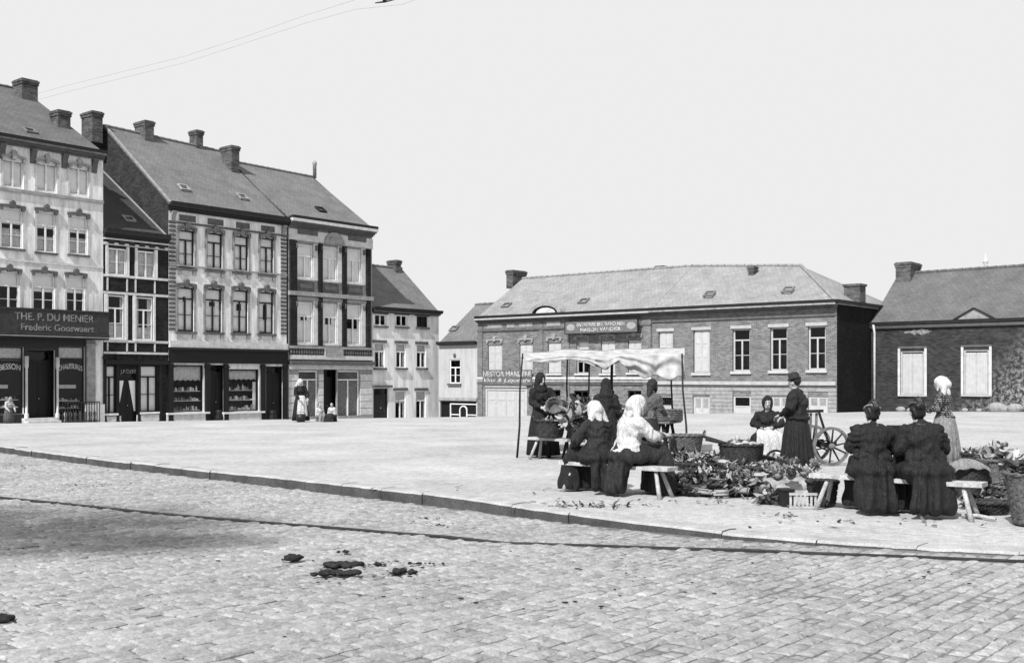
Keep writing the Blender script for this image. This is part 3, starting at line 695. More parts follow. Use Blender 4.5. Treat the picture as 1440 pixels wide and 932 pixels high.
# ---- B: low dark house with pale bands
P = rowL(145.6); h = House('narrow_house', P, TL, 'narrow dark brick house with pale bands between two taller houses')
uR = h.uz(236, 450)[0]; ze = h.uz(190, 329)[1]; dp = 6.3; zr = h.uz(148, 246, dp)[1]+.15
R_ = [h.rect(*q) for q in ((152, 178, 349, 387), (193, 218, 353, 391), (150, 175, 415, 476), (190, 215, 418, 478))]
shop = [h.rect(140.5+6, 163, 514, 581), h.rect(198, 221, 514, 579)]; dr = h.rect(167, 192, 524, 598)
wall(h, 0, uR, ze, R_+shop+[dr], 'brick_dark', dp, zr, m_side='brick_gable')
for i, r in enumerate(R_):
    wn = window(h, r, 'white_paint', .3 if i > 1 else .04, True, 2, 0, 'blind', 1. if i < 2 else .35, 'net', .3, 'white_paint', sill_h=.06, sill_out=.06)
    MB().box(r[0]-.14, r[0]-.002, -.03, .02, r[2]-.05, r[3]+.1).build('jamb', 'offwhite', wn); MB().box(r[1]+.002, r[1]+.14, -.03, .02, r[2]-.05, r[3]+.1).build('jamb', 'offwhite', wn)
for y0, y1 in ((344, 348), (388.5, 392), (412, 415.5), (478.5, 482), (495, 498)):
    za, zb_ = h.uz(190, y1)[1], h.uz(190, y0)[1]; band(h, 0, uR, za, zb_, 'cream_stone', .035)
for k, (y0, y1) in enumerate(((349, 388), (393, 411), (416, 478), (482.5, 494))):
    za, zb_ = h.uz(190, y1)[1], h.uz(190, y0)[1]
    for px in (151, 178.5, 190.5, 217.5): u = h.uz(px, 400)[0]; MB().box(u-.04, u+.04, -.031, .02, za+.004, zb_-.004).build('strip', 'cream_stone', h.e)
cornice(h, 0, uR, ze-.3, ze-.05, 'dark_paint', .3); box_gutter(h, 0, uR, ze-.05); band(h, 0, uR, ze-.42, ze-.34, 'cream_stone', .08, 'frieze')
dentils(h, 0.1, uR-.1, ze-.62, ze-.45, 'dark_paint', .5, .3, .1)
rf = gable_roof(h, 0, uR-.01, ze+.08, dp, zr, zr, 'roof_dark', .2); rf['slope'] = (zr-ze)/dp; rf['ze'] = ze+.08
MB().bar((uR-.08, -.2, ze+.1-.12), (uR-.08, dp, zr+.08), .08, .05).build('verge_flashing', 'grey_paint', rf)
skylight(h, rf, 177, 197, 313, 325, 1.0, m='mid_stone')
z1 = h.uz(190, 498.5)[1]
for i, r in enumerate(shop):
    window(h, r, 'dark_frame', .24, True, 2, .22, 'blind', 1., 'blind', 0, 'offwhite', rev=.12, fw=.05)
    MB().box(r[0]-.25, r[1]+.25, -.06, -.003, -.8, r[2]-.14).build('plinth', 'cream_stone', h.e)
fr = door(h, dr, 'black_wood', .25, .1)
c = (dr[0]+dr[1])/2; z0, zt = h.uz(180, 578)[1], h.uz(180, 535)[1]
for sg_ in (-1, 1): MB().prism([(c+sg_*.5, zt), (c+sg_*.14, zt), (c+sg_*.44, z0), (c+sg_*.52, z0)], .150, .165).build('door_curtain', 'blind', fr)
text_mesh('J.P.DEN', 'lettering', 'letter_grey', h.e, h.uz(169, 523)[0], h.uz(190, 523)[0], h.uz(180, 523)[1], .27, -.012)
for px in (142-0+5, 165, 195, 225): u = h.uz(px, 540)[0]; pilaster(h, u-.08, u+.08, h.gbase(u)-.1, z1-.02, 'black_wood', .07)
MB().box(0.02, uR-.02, -.16, -.002, z1-.5, z1-.28).build('fascia', 'black_wood', h.e)

# ---- C: pale four-window house with dark shop front
P = rowL(237); h = House('shop_house', P, TL, 'pale four-window house with chequered quoins above a black shop front')
uR = h.uz(403, 400)[0]; ze = h.uz(237, 286)[1]; dp = 6.4; zr = h.uz(145, 177, dp)[1]; zr1 = h.uz(308, 213, dp)[1]
R_ = [h.rect(*q) for q in ((251, 273, 324, 377), (291, 312.5, 328, 380), (329.5, 349, 332, 383), (366, 384.5, 335, 386), (249.5, 272.5, 404, 466), (288.5, 311.5, 406, 467), (327, 348.5, 408, 468), (364, 384.5, 411, 469))]
shop = [h.rect(241, 286, 513, 579), h.rect(320, 364, 519, 578)]; drs = [h.rect(295, 315, 513, 591), h.rect(374, 398, 515, 591)]
wall(h, 0, uR, ze, R_+shop+drs, 'plaster_pale', dp, zr, m_side='brick_gable')
for i, r in enumerate(R_):
    wn = window(h, r, 'dark_frame', .26, True, 2, .25, 'blind', .92 if i < 4 else .55, 'blind', .3, None, fw=.075)
    hood(h, wn, r[0], r[1], r[3], 'blue_stone', .16, .16, True, .05)
    MB().box(r[0]-.14, r[1]+.14, -.12, .1, r[2]-.12, r[2]-.003).build('sill', 'blue_stone', wn)
    for sg_ in (-1, 1): cc = r[0] if sg_ < 0 else r[1]; MB().box(cc-.1, cc+.1, -.1, .02, r[2]-.36, r[2]-.121).build('corbel', 'mid_stone', wn)
    q = MB(); cc = (r[0]+r[1])/2; hw = (r[1]-r[0])/2-.12
    q.prism([(cc+hw*math.cos(PI+PI*k/10), r[2]-.13+.28*math.sin(PI+PI*k/10)) for k in range(11)], -.05, .02); q.build('apron_ornament', 'cream_stone', wn)
    for a, b in ((r[0]-.13, r[0]-.002), (r[1]+.002, r[1]+.13)): MB().box(a, b, -.035, .02, r[2], r[3]+.02).build('jamb', 'mid_stone', wn)
for i in range(26):                                     # chequered quoins
    z = h.uz(320, 470)[1]+.1+i*(ze-h.uz(320, 470)[1]-.9)/26
    for a, b in ((.02, .42), (uR-.42, uR-.02)): MB().box(a if i % 2 else a, b, -.03, .02, z, z+.15).build('quoin', 'blue_stone', h.e)
za = h.uz(237+83, 479+7)[1]; band(h, 0, uR, h.uz(320, 380)[1]-.35+.33, h.uz(320, 380)[1]+.06, 'mid_stone', .07, 'sill_band')
cornice(h, 0, uR, ze-.36, ze-.06, 'dark_paint', .34); box_gutter(h, 0, uR, ze-.05, d=.34); band(h, 0, uR, ze-.98, ze-.88, 'blue_stone', .07)
for xl, xr, yt, yb in ((252, 275, 295, 303), (292, 314, 301, 309), (332, 351, 306, 313), (367, 386, 310, 318)):
    r = h.rect(xl, xr, yt, yb); MB().box(r[0], r[1], -.025, .02, ze-.82, ze-.5).build('frieze_panel', 'blue_stone', h.e)
for u in (.25, uR-.25): bracket(h, u, ze-.9, ze-.37, 'mid_stone', .25, .24)
rf = gable_roof(h, 0, uR, ze+.1, dp, zr, zr1, 'roof_slate', .2); rf['slope'] = (zr-ze)/dp; rf['ze'] = ze+.1
MB().bar((.05, -.2, ze+.12-.15), (.05, dp, zr+.05), .1, .12).build('verge_flashing', 'mid_stone', rf)
chimney(h, rf, 112, 147, 158, dp-.6, zr-1.1, .75); chimney(h, rf, 187, 219, 171, dp-.7, zr-.9, .7); chimney(h, rf, 264, 288, 184, dp-.3, zr-.6, .6); chimney(h, rf, 308, 339, 206, dp-2.3, zr-2.4, .7)
skylight(h, rf, 255, 272, 269, 280, 1.2, m='mid_stone'); skylight(h, rf, 338, 354, 279, 291, 1.2, m='mid_stone')
zb1 = h.uz(320, 490)[1]; band(h, 0, uR, zb1, zb1+.36, 'cream_stone', .16, 'shop_cornice'); MB().box(.0, uR, -.3, -.001, zb1-.12, zb1-.001).build('fascia_moulding', 'dark_paint', h.e)
ztp = h.uz(320, 513)[1]; MB().box(.01, uR-.01, -.14, -.002, ztp+.08, zb1-.121).build('fascia', 'black_wood', h.e)
for i, r in enumerate(shop):
    wn = window(h, r, 'black_wood', 0, False, 1, .0, 'blind', 0, sill=None, rev=.12, fw=.06)
    n = 40; q = MB(); zv = r[3]-(.85 if i == 0 else .6)
    q.sheet(lambda a, b: (r[0]+.05+(r[1]-r[0]-.1)*a, .2+.02*math.sin(a*40), zv+.06*abs(math.sin(a*PI*6))*(1-b)+(r[3]-.06-zv)*b), 60, 3, .004); q.build('valance', 'net', wn, True)
    goods(h, wn, r[0]+.08, r[1]-.08, r[2]+.06, zv-.05, .17, 3)
    MB().box(r[0]-.3, r[1]+.3, -.1, -.003, -.9, r[2]-.12).build('stall_riser', 'cream_stone', h.e); MB().box(r[0]-.32, r[1]+.32, -.16, .05, r[2]-.119, r[2]-.02).build('sill', 'offwhite', wn)
r = shop[1]; MB().sheet(lambda a, b: (r[1]-.28+.22*a, .21+.02*math.sin(a*20), r[2]+.1+(r[3]-r[2]-.8)*b), 12, 3, .004).build('side_curtain', 'blind', h.e, True)
for r in drs: door(h, r, 'black_wood', .3, .14)
for px in (239, 291, 317, 369, 400):
    u = h.uz(px, 540)[0]; pilaster(h, u-.14, u+.14, h.gbase(u)-.1, ztp+.05, 'black_wood', .13)
for px in (302.5, 378): u = h.uz(px, 585)[0]; MB().lathe([(.22, 0), (.24, .3), (.16, .5), (.2, .62), (.12, .7)], 12, (u, -.35, h.gbase(u)-.03)).build('bollard', 'black_wood', h.e, True)

# ---- D: ornate house of dark brick piers and pale stone
P = rowL(405); h = House('ornate_house', P, TL, 'ornate three-bay house with dark brick piers and carved pale stone bands')
uR = h.uz(523, 400)[0]; ze = h.uz(405, 306)[1]; dp = 5.7; zr = h.uz(340, 230, dp)[1]; zr1 = h.uz(443, 250, dp)[1]
cols = ((417.5, 440), (453, 474), (486, 507.5))
R_ = [h.rect(xl, xr, 344+i*3.2, 391+i*3.2) for i, (xl, xr) in enumerate(cols)]+[h.rect(xl, xr, 425+i*2, 482.5+i*1) for i, (xl, xr) in enumerate(cols)]
shop = [h.rect(420, 447, 521, 588), h.rect(475, 505.5, 521, 588.5)]; dr = h.rect(455, 473.5, 517, 594)
wall(h, 0, uR, ze, R_+shop+[dr], 'mid_stone', dp, zr, m_side='brick_gable')
for i, r in enumerate(R_):
    wn = window(h, r, 'white_paint', .34, True, 1, .36, 'blind', .95 if i < 3 else .5, 'blind', .28, 'cream_stone', sill_h=.12)
    MB().box(r[0]-.16, r[0]-.002, -.05, .02, r[2]-.1, r[3]+.12).build('jamb', 'cream_stone', wn); MB().box(r[1]+.002, r[1]+.34, -.05, .02, r[2]-.1, r[3]+.12).build('jamb', 'cream_stone', wn)
    MB().box(r[0]-.2, r[1]+.38, -.09, .02, r[3]+.121, r[3]+.3).build('lintel', 'mid_stone', wn)
    for a in (r[0]-.1, r[1]+.2): MB().lathe([(.05, 0), (.09, .08), (.06, .2), (.1, .3)], 8, (a, -.1, r[3]-.3)).build('carved_capital', 'blue_stone', wn, True)
    q = MB().box(r[0], r[1]+.1, -.05, .02, r[2]-.75, r[2]-.2).box(r[0]+.15, r[1]-.1, -.09, -.0501, r[2]-.6, r[2]-.35); q.build('apron_panel', 'blue_stone', wn)
for fl, (y0, y1) in enumerate(((338, 410), (414, 486))):
    for xl, xr, o in ((407, 416, 0), (446.8, 452, 3), (480.8, 486, 6), (514.5, 519.5, 8)):
        u0, u1 = h.uz(xl, 380)[0], h.uz(xr, 380)[0]; za, zb_ = h.uz(411, y1)[1], h.uz(411, y0)[1]
        MB().box(u0, u1, -.14, -.002, za, zb_).build('brick_pier', 'brick_dark', h.e)
for y0, y1, m, o in ((322, 337, 'cream_stone', .1), (409, 415, 'mid_stone', .17), (486, 489.5, 'mid_stone', .2), (499, 505, 'cream_stone', .24), (507, 512, 'blue_stone', .34), (512.5, 519, 'cream_stone', .12)):
    px = 412; band(h, 0, uR, h.uz(px, y1)[1], h.uz(px, y0)[1], m, o)
za, zb_ = h.uz(412, 498.5)[1], h.uz(412, 490)[1]
for i in range(34):
    u = .15+(uR-.3)*i/33
    if abs(u-uR/2) > .75: MB().lathe([(.05, 0), (.09, .15), (.05, .3), (.07, .5)], 8, (u, -.1, za+.01)).build('baluster', 'blue_stone', h.e, True)
MB().box(uR/2-.7, uR/2+.7, -.28, -.002, za-.02, zb_+.05).build('balcony_panel', 'mid_stone', h.e)
for xl, xr in ((417, 445), (488, 513)):
    r = h.rect(xl, xr, 322, 326); z = h.uz(412, 327)[1]; MB().box(r[0], r[1], -.14, -.101, z-.05, z+.28).build('frieze_panel', 'blue_stone', h.e)
r = h.rect(454, 482, 330, 344); cc = (r[0]+r[1])/2; hw = (r[1]-r[0])/2; z = h.uz(412, 338)[1]
MB().prism([(cc+hw*math.cos(PI*k/14), z+.75*math.sin(PI*k/14)) for k in range(15)], -.2, -.101).build('arched_pediment', 'mid_stone', h.e)
MB().prism([(cc+hw*.6*math.cos(PI*k/14), z+.08+.45*math.sin(PI*k/14)) for k in range(15)], -.23, -.201).build('tympanum', 'mid_stone', h.e)
cornice(h, 0, uR, ze-.5, ze-.2, 'blue_stone', .4); MB().box(-.02, uR+.1, -.48, -.001, ze-.199, ze-.03).build('cornice_moulding', 'cream_stone', h.e); box_gutter(h, 0, uR+.12, ze-.02, d=.46)
rf = gable_roof(h, 0, uR, ze+.12, dp, zr, zr1, 'roof_slate', .2, ze1=ze+.12); rf['slope'] = (zr-ze)/dp; rf['ze'] = ze+.12
skylight(h, rf, 449, 463, 294, 307, 1.0, m='dark_paint'); u, z = h.uz(442.5, 252, dp); MB().lathe([(.12, 0), (.12, .9), (.16, .95), (.1, 1.15)], 10, (u, dp, zr1-.05)).build('chimney_pot', 'mid_stone', rf, True)
for i, r in enumerate(shop):
    wn = window(h, r, 'white_paint', .19, True, 1, 0, 'blind', .98, 'net_dim', 0, 'blue_stone', rev=.14, fw=.08)
    MB().box(r[0]+.08, r[1]-.08, .12, .135, r[3]-(r[3]-r[2])*.19+.04, r[3]-.08).build('transom_panel', 'blue_stone', wn)
door(h, dr, 'black_wood', .5, .18, 1)
zg = h.gbase(uR/2)
for i in range(7):                                      # rusticated ground floor
    z0 = zg+.35+i*.42
    for a, b in ((.02, shop[0][0]-.05), (shop[0][1]+.05, dr[0]-.04), (dr[1]+.03, shop[1][0]-.05), (shop[1][1]+.05, uR-.02)):
        if b-a > .12 and z0+.4 < h.uz(412, 519)[1]: MB().box(a, b, -.05, -.003, z0, z0+.385).build('ashlar_block', 'cream_stone', h.e)
for a, b in ((0, dr[0]-.05), (dr[1]+.05, uR)): MB().box(a, b, -.09, -.004, -.9, zg+.33).build('plinth', 'mid_stone', h.e)

# ---- E: small white house
P = rowL(523.6); h = House('white_house', P, TL, 'small three-storey white house at the end of the left row')
uR = h.uz(617, 500)[0]; ze = h.uz(570, 437)[1]; dp = 3.5; zr = h.uz(565, 378, dp)[1]
R_ = [h.rect(*q) for q in ((527, 543, 442, 458), (557, 572.6, 443, 459), (586, 601, 445, 460), (526.5, 541, 482, 517), (557, 570.5, 483, 517), (586, 599, 484, 517), (555.6, 570.5, 549, 590.5), (585, 599, 549, 590.5))]
dr = h.rect(525, 546, 546, 596)
wall(h, 0, uR, ze, R_+[dr], 'plaster_white', dp, zr, m_side='plaster_white')
for i, r in enumerate(R_):
    wn = window(h, r, 'white_paint' if i != 2 else 'dark_frame', 0 if i < 3 else .34, True, 1, 0 if i < 3 else .33, 'net', 0, side=.2 if i > 2 else 0, sill='blue_stone', sill_h=.13, sill_out=.14)
    MB().box(r[0]-.16, r[1]+.16, -.06, .02, r[3]+.003, r[3]+.17).build('lintel', 'blue_stone', wn)
door(h, dr, 'dark_paint', .2, .2, 1); MB().box(dr[0]-.15, dr[1]+.2, -.2, -.002, dr[3]+.06, dr[3]+.2).build('door_cornice', 'blue_stone', h.e)
cornice(h, 0, uR, ze-.22, ze-.02, 'dark_paint', .28); box_gutter(h, 0, uR+.12, ze-.02)
rf = gable_roof(h, 0, uR, ze+.1, dp, zr, zr, 'roof_slate', .2); chimney(h, rf, 543, 566, 366, dp-.5, zr-.7, .6)

# ---- I: little white house in the corner
P = rowR(617.5); h = House('corner_house', P, TR, 'little bright white house in the corner with a dark arched doorway', 'house', 'R')
uR = h.uz(671.5, 550)[0]; ze = h.uz(645, 483)[1]; dp = 3.6; zr = h.uz(645, 430, dp)[1]
r = h.rect(632, 647.5, 505, 539); sh = h.rect(617.5+1.2, 670, 564, 597)
wall(h, 0, uR, ze, [r, sh], 'plaster_bright', dp, zr)
wn = window(h, r, 'white_paint', .34, True, 2, 0, sill='blue_stone', sill_h=.12, sill_out=.14); MB().ell(((r[0]+r[1])/2, -.04, r[3]+.25), (.12, .06, .14)).build('ornament', 'blue_stone', wn)
box_gutter(h, 0, uR, ze-.02); rf = gable_roof(h, 0, uR, ze+.1, dp, zr, zr, 'roof_slate', .15); rf['slope'] = (zr-ze)/dp; rf['ze'] = ze+.1; skylight(h, rf, 631, 644, 460, 466, 1.0)
band(h, 0, uR, sh[3]+.05, sh[3]+.22, 'mid_stone', .1, 'lintel_band')
MB().box(sh[0]+.001, sh[1]-.001, .18, .24, -.8, sh[3]).build('shop_front', 'black_wood', h.e)
cc = h.uz(650, 580)[0]; ar = MB(); n = 14; w_ = .3; zt = h.uz(650, 577)[1]
for a, b in zip(range(n), range(1, n+1)):
    pa = (cc+w_*math.cos(PI*a/n), .12, zt+.28*math.sin(PI*a/n)); pb = (cc+w_*math.cos(PI*b/n), .12, zt+.28*math.sin(PI*b/n)); ar.bar(pa, pb, .07, .07, (0, 1, 0))
ar.bar((cc-w_, .12, -.3), (cc-w_, .12, zt), .07, .07).bar((cc+w_, .12, -.3), (cc+w_, .12, zt), .07, .07)
u0, u1 = h.uz(632, 580)[0], h.uz(669, 580)[0]; z0, z1 = h.uz(650, 583)[1], h.uz(650, 568)[1]
ar.bar((u0, .12, -.3), (u0, .12, z1), .07, .07).bar((u1, .12, -.3), (u1, .12, z1), .07, .07).bar((u0, .12, z0), (cc-w_, .12, z0), .06, .06).bar((cc+w_, .12, z0), (u1, .12, z0), .06, .06).bar((u0, .121, z1), (u1, .121, z1), .07, .07)
ar.build('doorway_frame', 'offwhite', h.e)

# ---- F: brick house with the painted signs
P = rowR(672); h = House('sign_house', P, TR, 'long grey brick house with two painted signs and white gates behind the stall', 'house', 'R')
uR = h.uz(916.5, 500)[0]; ze = h.uz(672, 447)[1]; dp = 4.5; zr = h.uz(735, 392, dp)[1]; ze = 5.31-h.z0; ze1 = ze; zr1 = zr
R_ = [h.rect(*q) for q in ((686, 706, 485, 522), (730.5, 749, 484, 523), (770.5, 789, 482, 525), (810.5, 828, 480, 525), (845, 865, 479, 525), (883, 902, 478, 524))]
G_ = [h.rect(807, 829, 549, 568), h.rect(771, 788, 548, 570), h.rect(846, 864, 549, 570), h.rect(883, 902, 549, 570)]; gt = h.rect(683, 741, 545, 597)
wall(h, 0, uR, ze, R_+G_+[gt], 'brick_mid', dp, zr, rev=.18, m_side='brick_mid', hip_r=True)
for i, r in enumerate(R_):
    wn = window(h, r, 'sunlit_off', .3, True, 2, 0 if i not in (3,) else .3, 'blind', 0, side=0, sill='cream_stone', panel=None if i == 3 else 'sunlit_white', rev=.16)
    hood(h, wn, r[0], r[1], r[3]+.22, 'mid_stone', .1, .07, True, .04)
for r in G_: window(h, r, 'dark_frame', 0, True, 1, 0, cur=.5, cur_m='net_dim', sill='mid_stone')
for xl, xr in ((672.2, 679), (759, 764), (794, 801), (905, 916)):
    u0, u1 = h.uz(xl, 500)[0], h.uz(xr, 500)[0]; pilaster(h, u0, u1, -.8, ze-.5, 'brick_mid2', .07, capital=False)
for y0, y1, m in ((461, 463.5, 'blue_stone'), (530, 533, 'cream_stone'), (538, 540, 'blue_stone'), (534, 537, 'mid_stone')):
    za, zb_ = h.uz(760, y1)[1], h.uz(760, y0)[1]; band(h, .0, uR, za, zb_, m, .09)
for xl, xr in ((686, 706), (713, 724), (730, 749), (769, 788)):
    r = h.rect(xl, xr, 453, 459); za = h.uz(760, 459)[1]; MB().box(r[0], r[1], -.03, .02, za, za+.28).build('frieze_panel', 'mid_stone', h.e)
cornice(h, 0, uR, ze-.3, ze-.12, 'blue_stone', .28); MB().box(0, uR, -.36, -.001, ze-.118, ze-.02).build('cornice_moulding', 'sunlit_off', h.e); box_gutter(h, 0, uR, ze-.015, d=.36)
rf = gable_roof(h, 0, uR, ze+.12, dp, zr, zr1, 'roof_pale', .22); rf['slope'] = (zr-ze)/dp; rf['ze'] = ze+.12
chimney(h, rf, 710, 742, 380, dp-.4, zr-.6, .7); chimney(h, rf, 919, 942, 374, dp+.6, zr-.8, .7)
skylight(h, rf, 704, 720, 432, 437, .9); skylight(h, rf, 812, 826, 431, 438, .9)
r = h.rect(747, 793, 427, 441); cc = (r[0]+r[1])/2; hw = (r[1]-r[0])/2; q = MB(); n = 16                 # eyebrow dormer
for nm, k0, k1, y0, y1, m in (('dormer_arch', .78, 1., -.3, 1.6, 'mid_stone'), ('dormer_light', 0, .775, -.15, -.1, 'interior_shade'), ('dormer_sill', 0, .6, -.2, -.16, 'cream_stone')):
    o_ = [(cc+hw*k1*math.cos(PI*i/n), ze+.1+.62*k1*math.sin(PI*i/n)) for i in range(n+1)]; i_ = [(cc+hw*k0*math.cos(PI*i/n), ze+.1+.62*k0*math.sin(PI*i/n)) for i in range(n, -1, -1)]
    MB().prism(o_+(i_ if k0 else []), y0, y1).build(nm, m, rf)
u0, u1, z0, z1 = h.rect(802, 903, 451, 468); sg = MB().box(u0, u1, -.5, -.44, z0, z1).build('hanging_sign', 'sign_pale', h.e); fr = MB()
for a in ((u0, u1, z1, z1+.05), (u0, u1, z0-.05, z0), (u0-.05, u0, z0, z1), (u1, u1+.05, z0, z1)): fr.box(a[0], a[1], -.52, -.42, a[2], a[3])
fr.build('sign_frame', 'black_wood', sg); w_ = u1-u0
text_mesh('ENTREPRISE BERTRAND MEN', 'lettering', 'letter_white', sg, u0+w_*.17, u1-w_*.17, z0+(z1-z0)*.7, (z1-z0)*.3, -.502); text_mesh('MAISON VANDIER', 'lettering', 'letter_white', sg, u0+w_*.22, u1-w_*.22, z0+(z1-z0)*.28, (z1-z0)*.3, -.502)
for c_ in (u0+w_*.08, u1-w_*.08): MB().prism([(c_+.3*math.cos(2*PI*i/16), (z0+z1)/2+.2*math.sin(2*PI*i/16)) for i in range(16)], -.512, -.5).build('medallion', 'grey_paint', sg)
for c_ in (u0+.1, u1-.1): MB().bar((c_, -.46, z1), (c_, -.05, z1+.1), .04, .04).build('sign_arm', 'iron', sg)
u0, u1, z0, z1 = h.rect(681, 750, 520, 541); sg = MB().box(u0, u1, -.16, -.095, z0, z1).build('wall_sign', 'sign_mid', h.e)
text_mesh('NESTOR MARLIERE', 'lettering', 'letter_white', sg, u0+.05, u1-.05, z0+(z1-z0)*.74, (z1-z0)*.34, -.162); text_mesh('Vins & Liqueurs', 'lettering', 'letter_white', sg, u0+.1, u1-.1, z0+(z1-z0)*.28, (z1-z0)*.34, -.162, 0, True)
u0, u1, z0, z1 = gt; gd = MB().box(u0, u0+.12, .0, .1, -.8, z1).box(u1-.12, u1, 0, .1, -.8, z1).box(u0+.121, u1-.121, .0, .1, z1-.16, z1).build('carriage_gate', 'sunlit_white', h.e)
for i in range(4):
    a = u0+.12+(u1-u0-.24)*i/4; b = u0+.12+(u1-u0-.24)*(i+1)/4; zz = z1-.16
    q = MB().box(a+.008, b-.008, .05, .09, -.6, zz-.01); q.box(a+.1, b-.1, .03, .0499, zz-.62, zz-.12).box(a+.1, b-.1, .03, .0499, -.4, zz-.75); q.build('gate_leaf', 'sunlit_white', gd)
MB().box(u0-.02, u1+.02, -.09, .05, z1+.02, z1+.16).build('gate_lintel', 'sunlit_off', gd)
h_F = h; h_F_zr = zr1+h.z0

# ---- G: brick house with white shutters
P = rowR(917); h = House('shuttered_house', P, TR, 'two-storey brick house with white-framed windows and a near-black gable', 'house', 'R')
uR = h.uz(1177, 500)[0]; ze = h.uz(917, 440)[1]; ze1 = h.uz(1176, 427)[1]; ze = 5.31-h.z0; zr = h_F_zr-h.z0; zr1 = h.uz(1125, 374, dp)[1]
hip = uR-h.uz(1125, 374, dp)[0]
R_ = [h.rect(*q) for q in ((926, 946, 466, 523), (975, 998, 464, 524), (1030, 1054.5, 462, 522), (1083, 1107, 460, 521), (1136, 1161, 458, 520))]
G_ = [h.rect(*q) for q in ((926, 946, 556, 572), (975, 998, 557, 586), (1031, 1056, 556, 584), (1085, 1110, 557, 581), (1137, 1164, 557, 580))]
wall(h, 0, uR, ze, R_+G_, 'brick_mid2', dp, zr, rev=.18, m_side='brick_black', hip_r=True)  # end and back walls take a much darker brick than the front
for i, r in enumerate(R_):
    window(h, r, 'sunlit_white', .27, True, 2, 0, sill='sunlit_white', sill_h=.14, panel='sunlit_white' if i < 2 else None, lintel='sunlit_off', cur=0 if i != 4 else .0, fw=.085, rev=.18)
for i, r in enumerate(G_):
    wn = window(h, r, 'sunlit_white', .0 if i != 2 else .55, i in (1, 3, 4), 1, 0, sill=None if i else 'sunlit_off', panel=None, fw=.1, cur=.99 if i in (1,) else 0, cur_m='blind')
    if i in (1, 3, 4):
        c = (r[0]+r[1])/2
        for a, b in ((r[0]+.05, c-.01), (c+.01, r[1]-.05)):
            MB().box(a, b, .07, .1, r[2]+.02, r[3]-.02).build('shutter', 'sunlit_white', wn)
            q = MB()
            for k in range(9): zz = r[2]+(r[3]-r[2])*(.45+.05*k); q.box(a+.07, b-.07, .055, .0695, zz, zz+.03)
            q.build('louvre', 'grey_paint', wn)
    if i == 2: MB().box(r[0]+.1, r[1]-.1, .06, .1, r[2], r[2]+(r[3]-r[2])*.42).build('panel', 'sunlit_white', wn)
    if i == 0:
        q = MB()
        for k in range(6): u = r[0]+.12+(r[1]-r[0]-.24)*k/5; q.bar((u, .04, r[2]+.05), (u, .04, r[3]-.05), .025, .025)
        q.build('window_bars', 'iron', wn)
za, zb_ = h.uz(1045, 541)[1], h.uz(1045, 536)[1]; band(h, 0, uR-.04, za, zb_, 'sunlit_off', .1); band(h, 0, uR-.04, za-.09, za-.003, 'blue_stone', .05)
zz = za-.12; k = 0
while zz > -1.0:                                        # coursed stone below the band
    us = [.02]+[x for r in G_ for x in (r[0]-.03, r[1]+.03)]+[uR-.02]
    for a, b in zip(us[::2], us[1::2]): MB().box(a, b, -.035, -.002, zz-.2, zz-.018).build('stone_course', 'mid_stone', h.e)
    for r in G_:
        if zz-.2 > r[3]+.05: MB().box(r[0]-.028, r[1]+.028, -.034, -.002, zz-.2, zz-.018).build('stone_course', 'mid_stone', h.e)
    zz -= .2
MB().box(uR-.12, uR-.001, -.03, -.001, za+.02, ze-.35).build('corner_strip', 'brick_mid2', h.e)
za = h.uz(1045, 447)[1]; band(h, 0, uR, za-.06, za+.05, 'blue_stone', .08, 'frieze_band')
cornice(h, 0, uR, ze-.28, ze-.1, 'blue_stone', .34); MB().box(0, uR+.08, -.42, -.001, ze-.098, ze-.02).build('cornice_moulding', 'mid_stone', h.e); box_gutter(h, 0, uR+.1, ze-.015, d=.42)
rf = gable_roof(h, 0, uR+.05, ze+.12, dp, zr, zr1, 'roof_pale', .22, hip_r=hip); rf['slope'] = (zr-ze)/dp; rf['ze'] = ze+.12
MB().box(uR+.051, uR+.2, -.4, 2*dp, ze+.0, ze+.14).build('side_gutter', 'gutter', h.e)
rd = MB().tube([(uR+.05, -.22, ze+.05), (uR+.05-hip, dp, zr1+.04)], .09, 6); rd.build('hip_tiles', 'roof_pale', rf)
chimney(h, rf, 1050, 1067, 374, dp-1.2, zr-1.4, .45); skylight(h, rf, 988, 1003, 418, 423, .9); skylight(h, rf, 1098, 1113, 411, 417, .9)
u_, z_ = h.uz(1225, 398, 3.2); MB().box(uR-.9, uR-.05, 3.0, 3.8, ze-.2, z_-.12).box(uR-.96, uR+.01, 2.94, 3.86, z_-.119, z_).build('gable_chimney', 'brick_chim', rf)
h_G, uG = h, uR

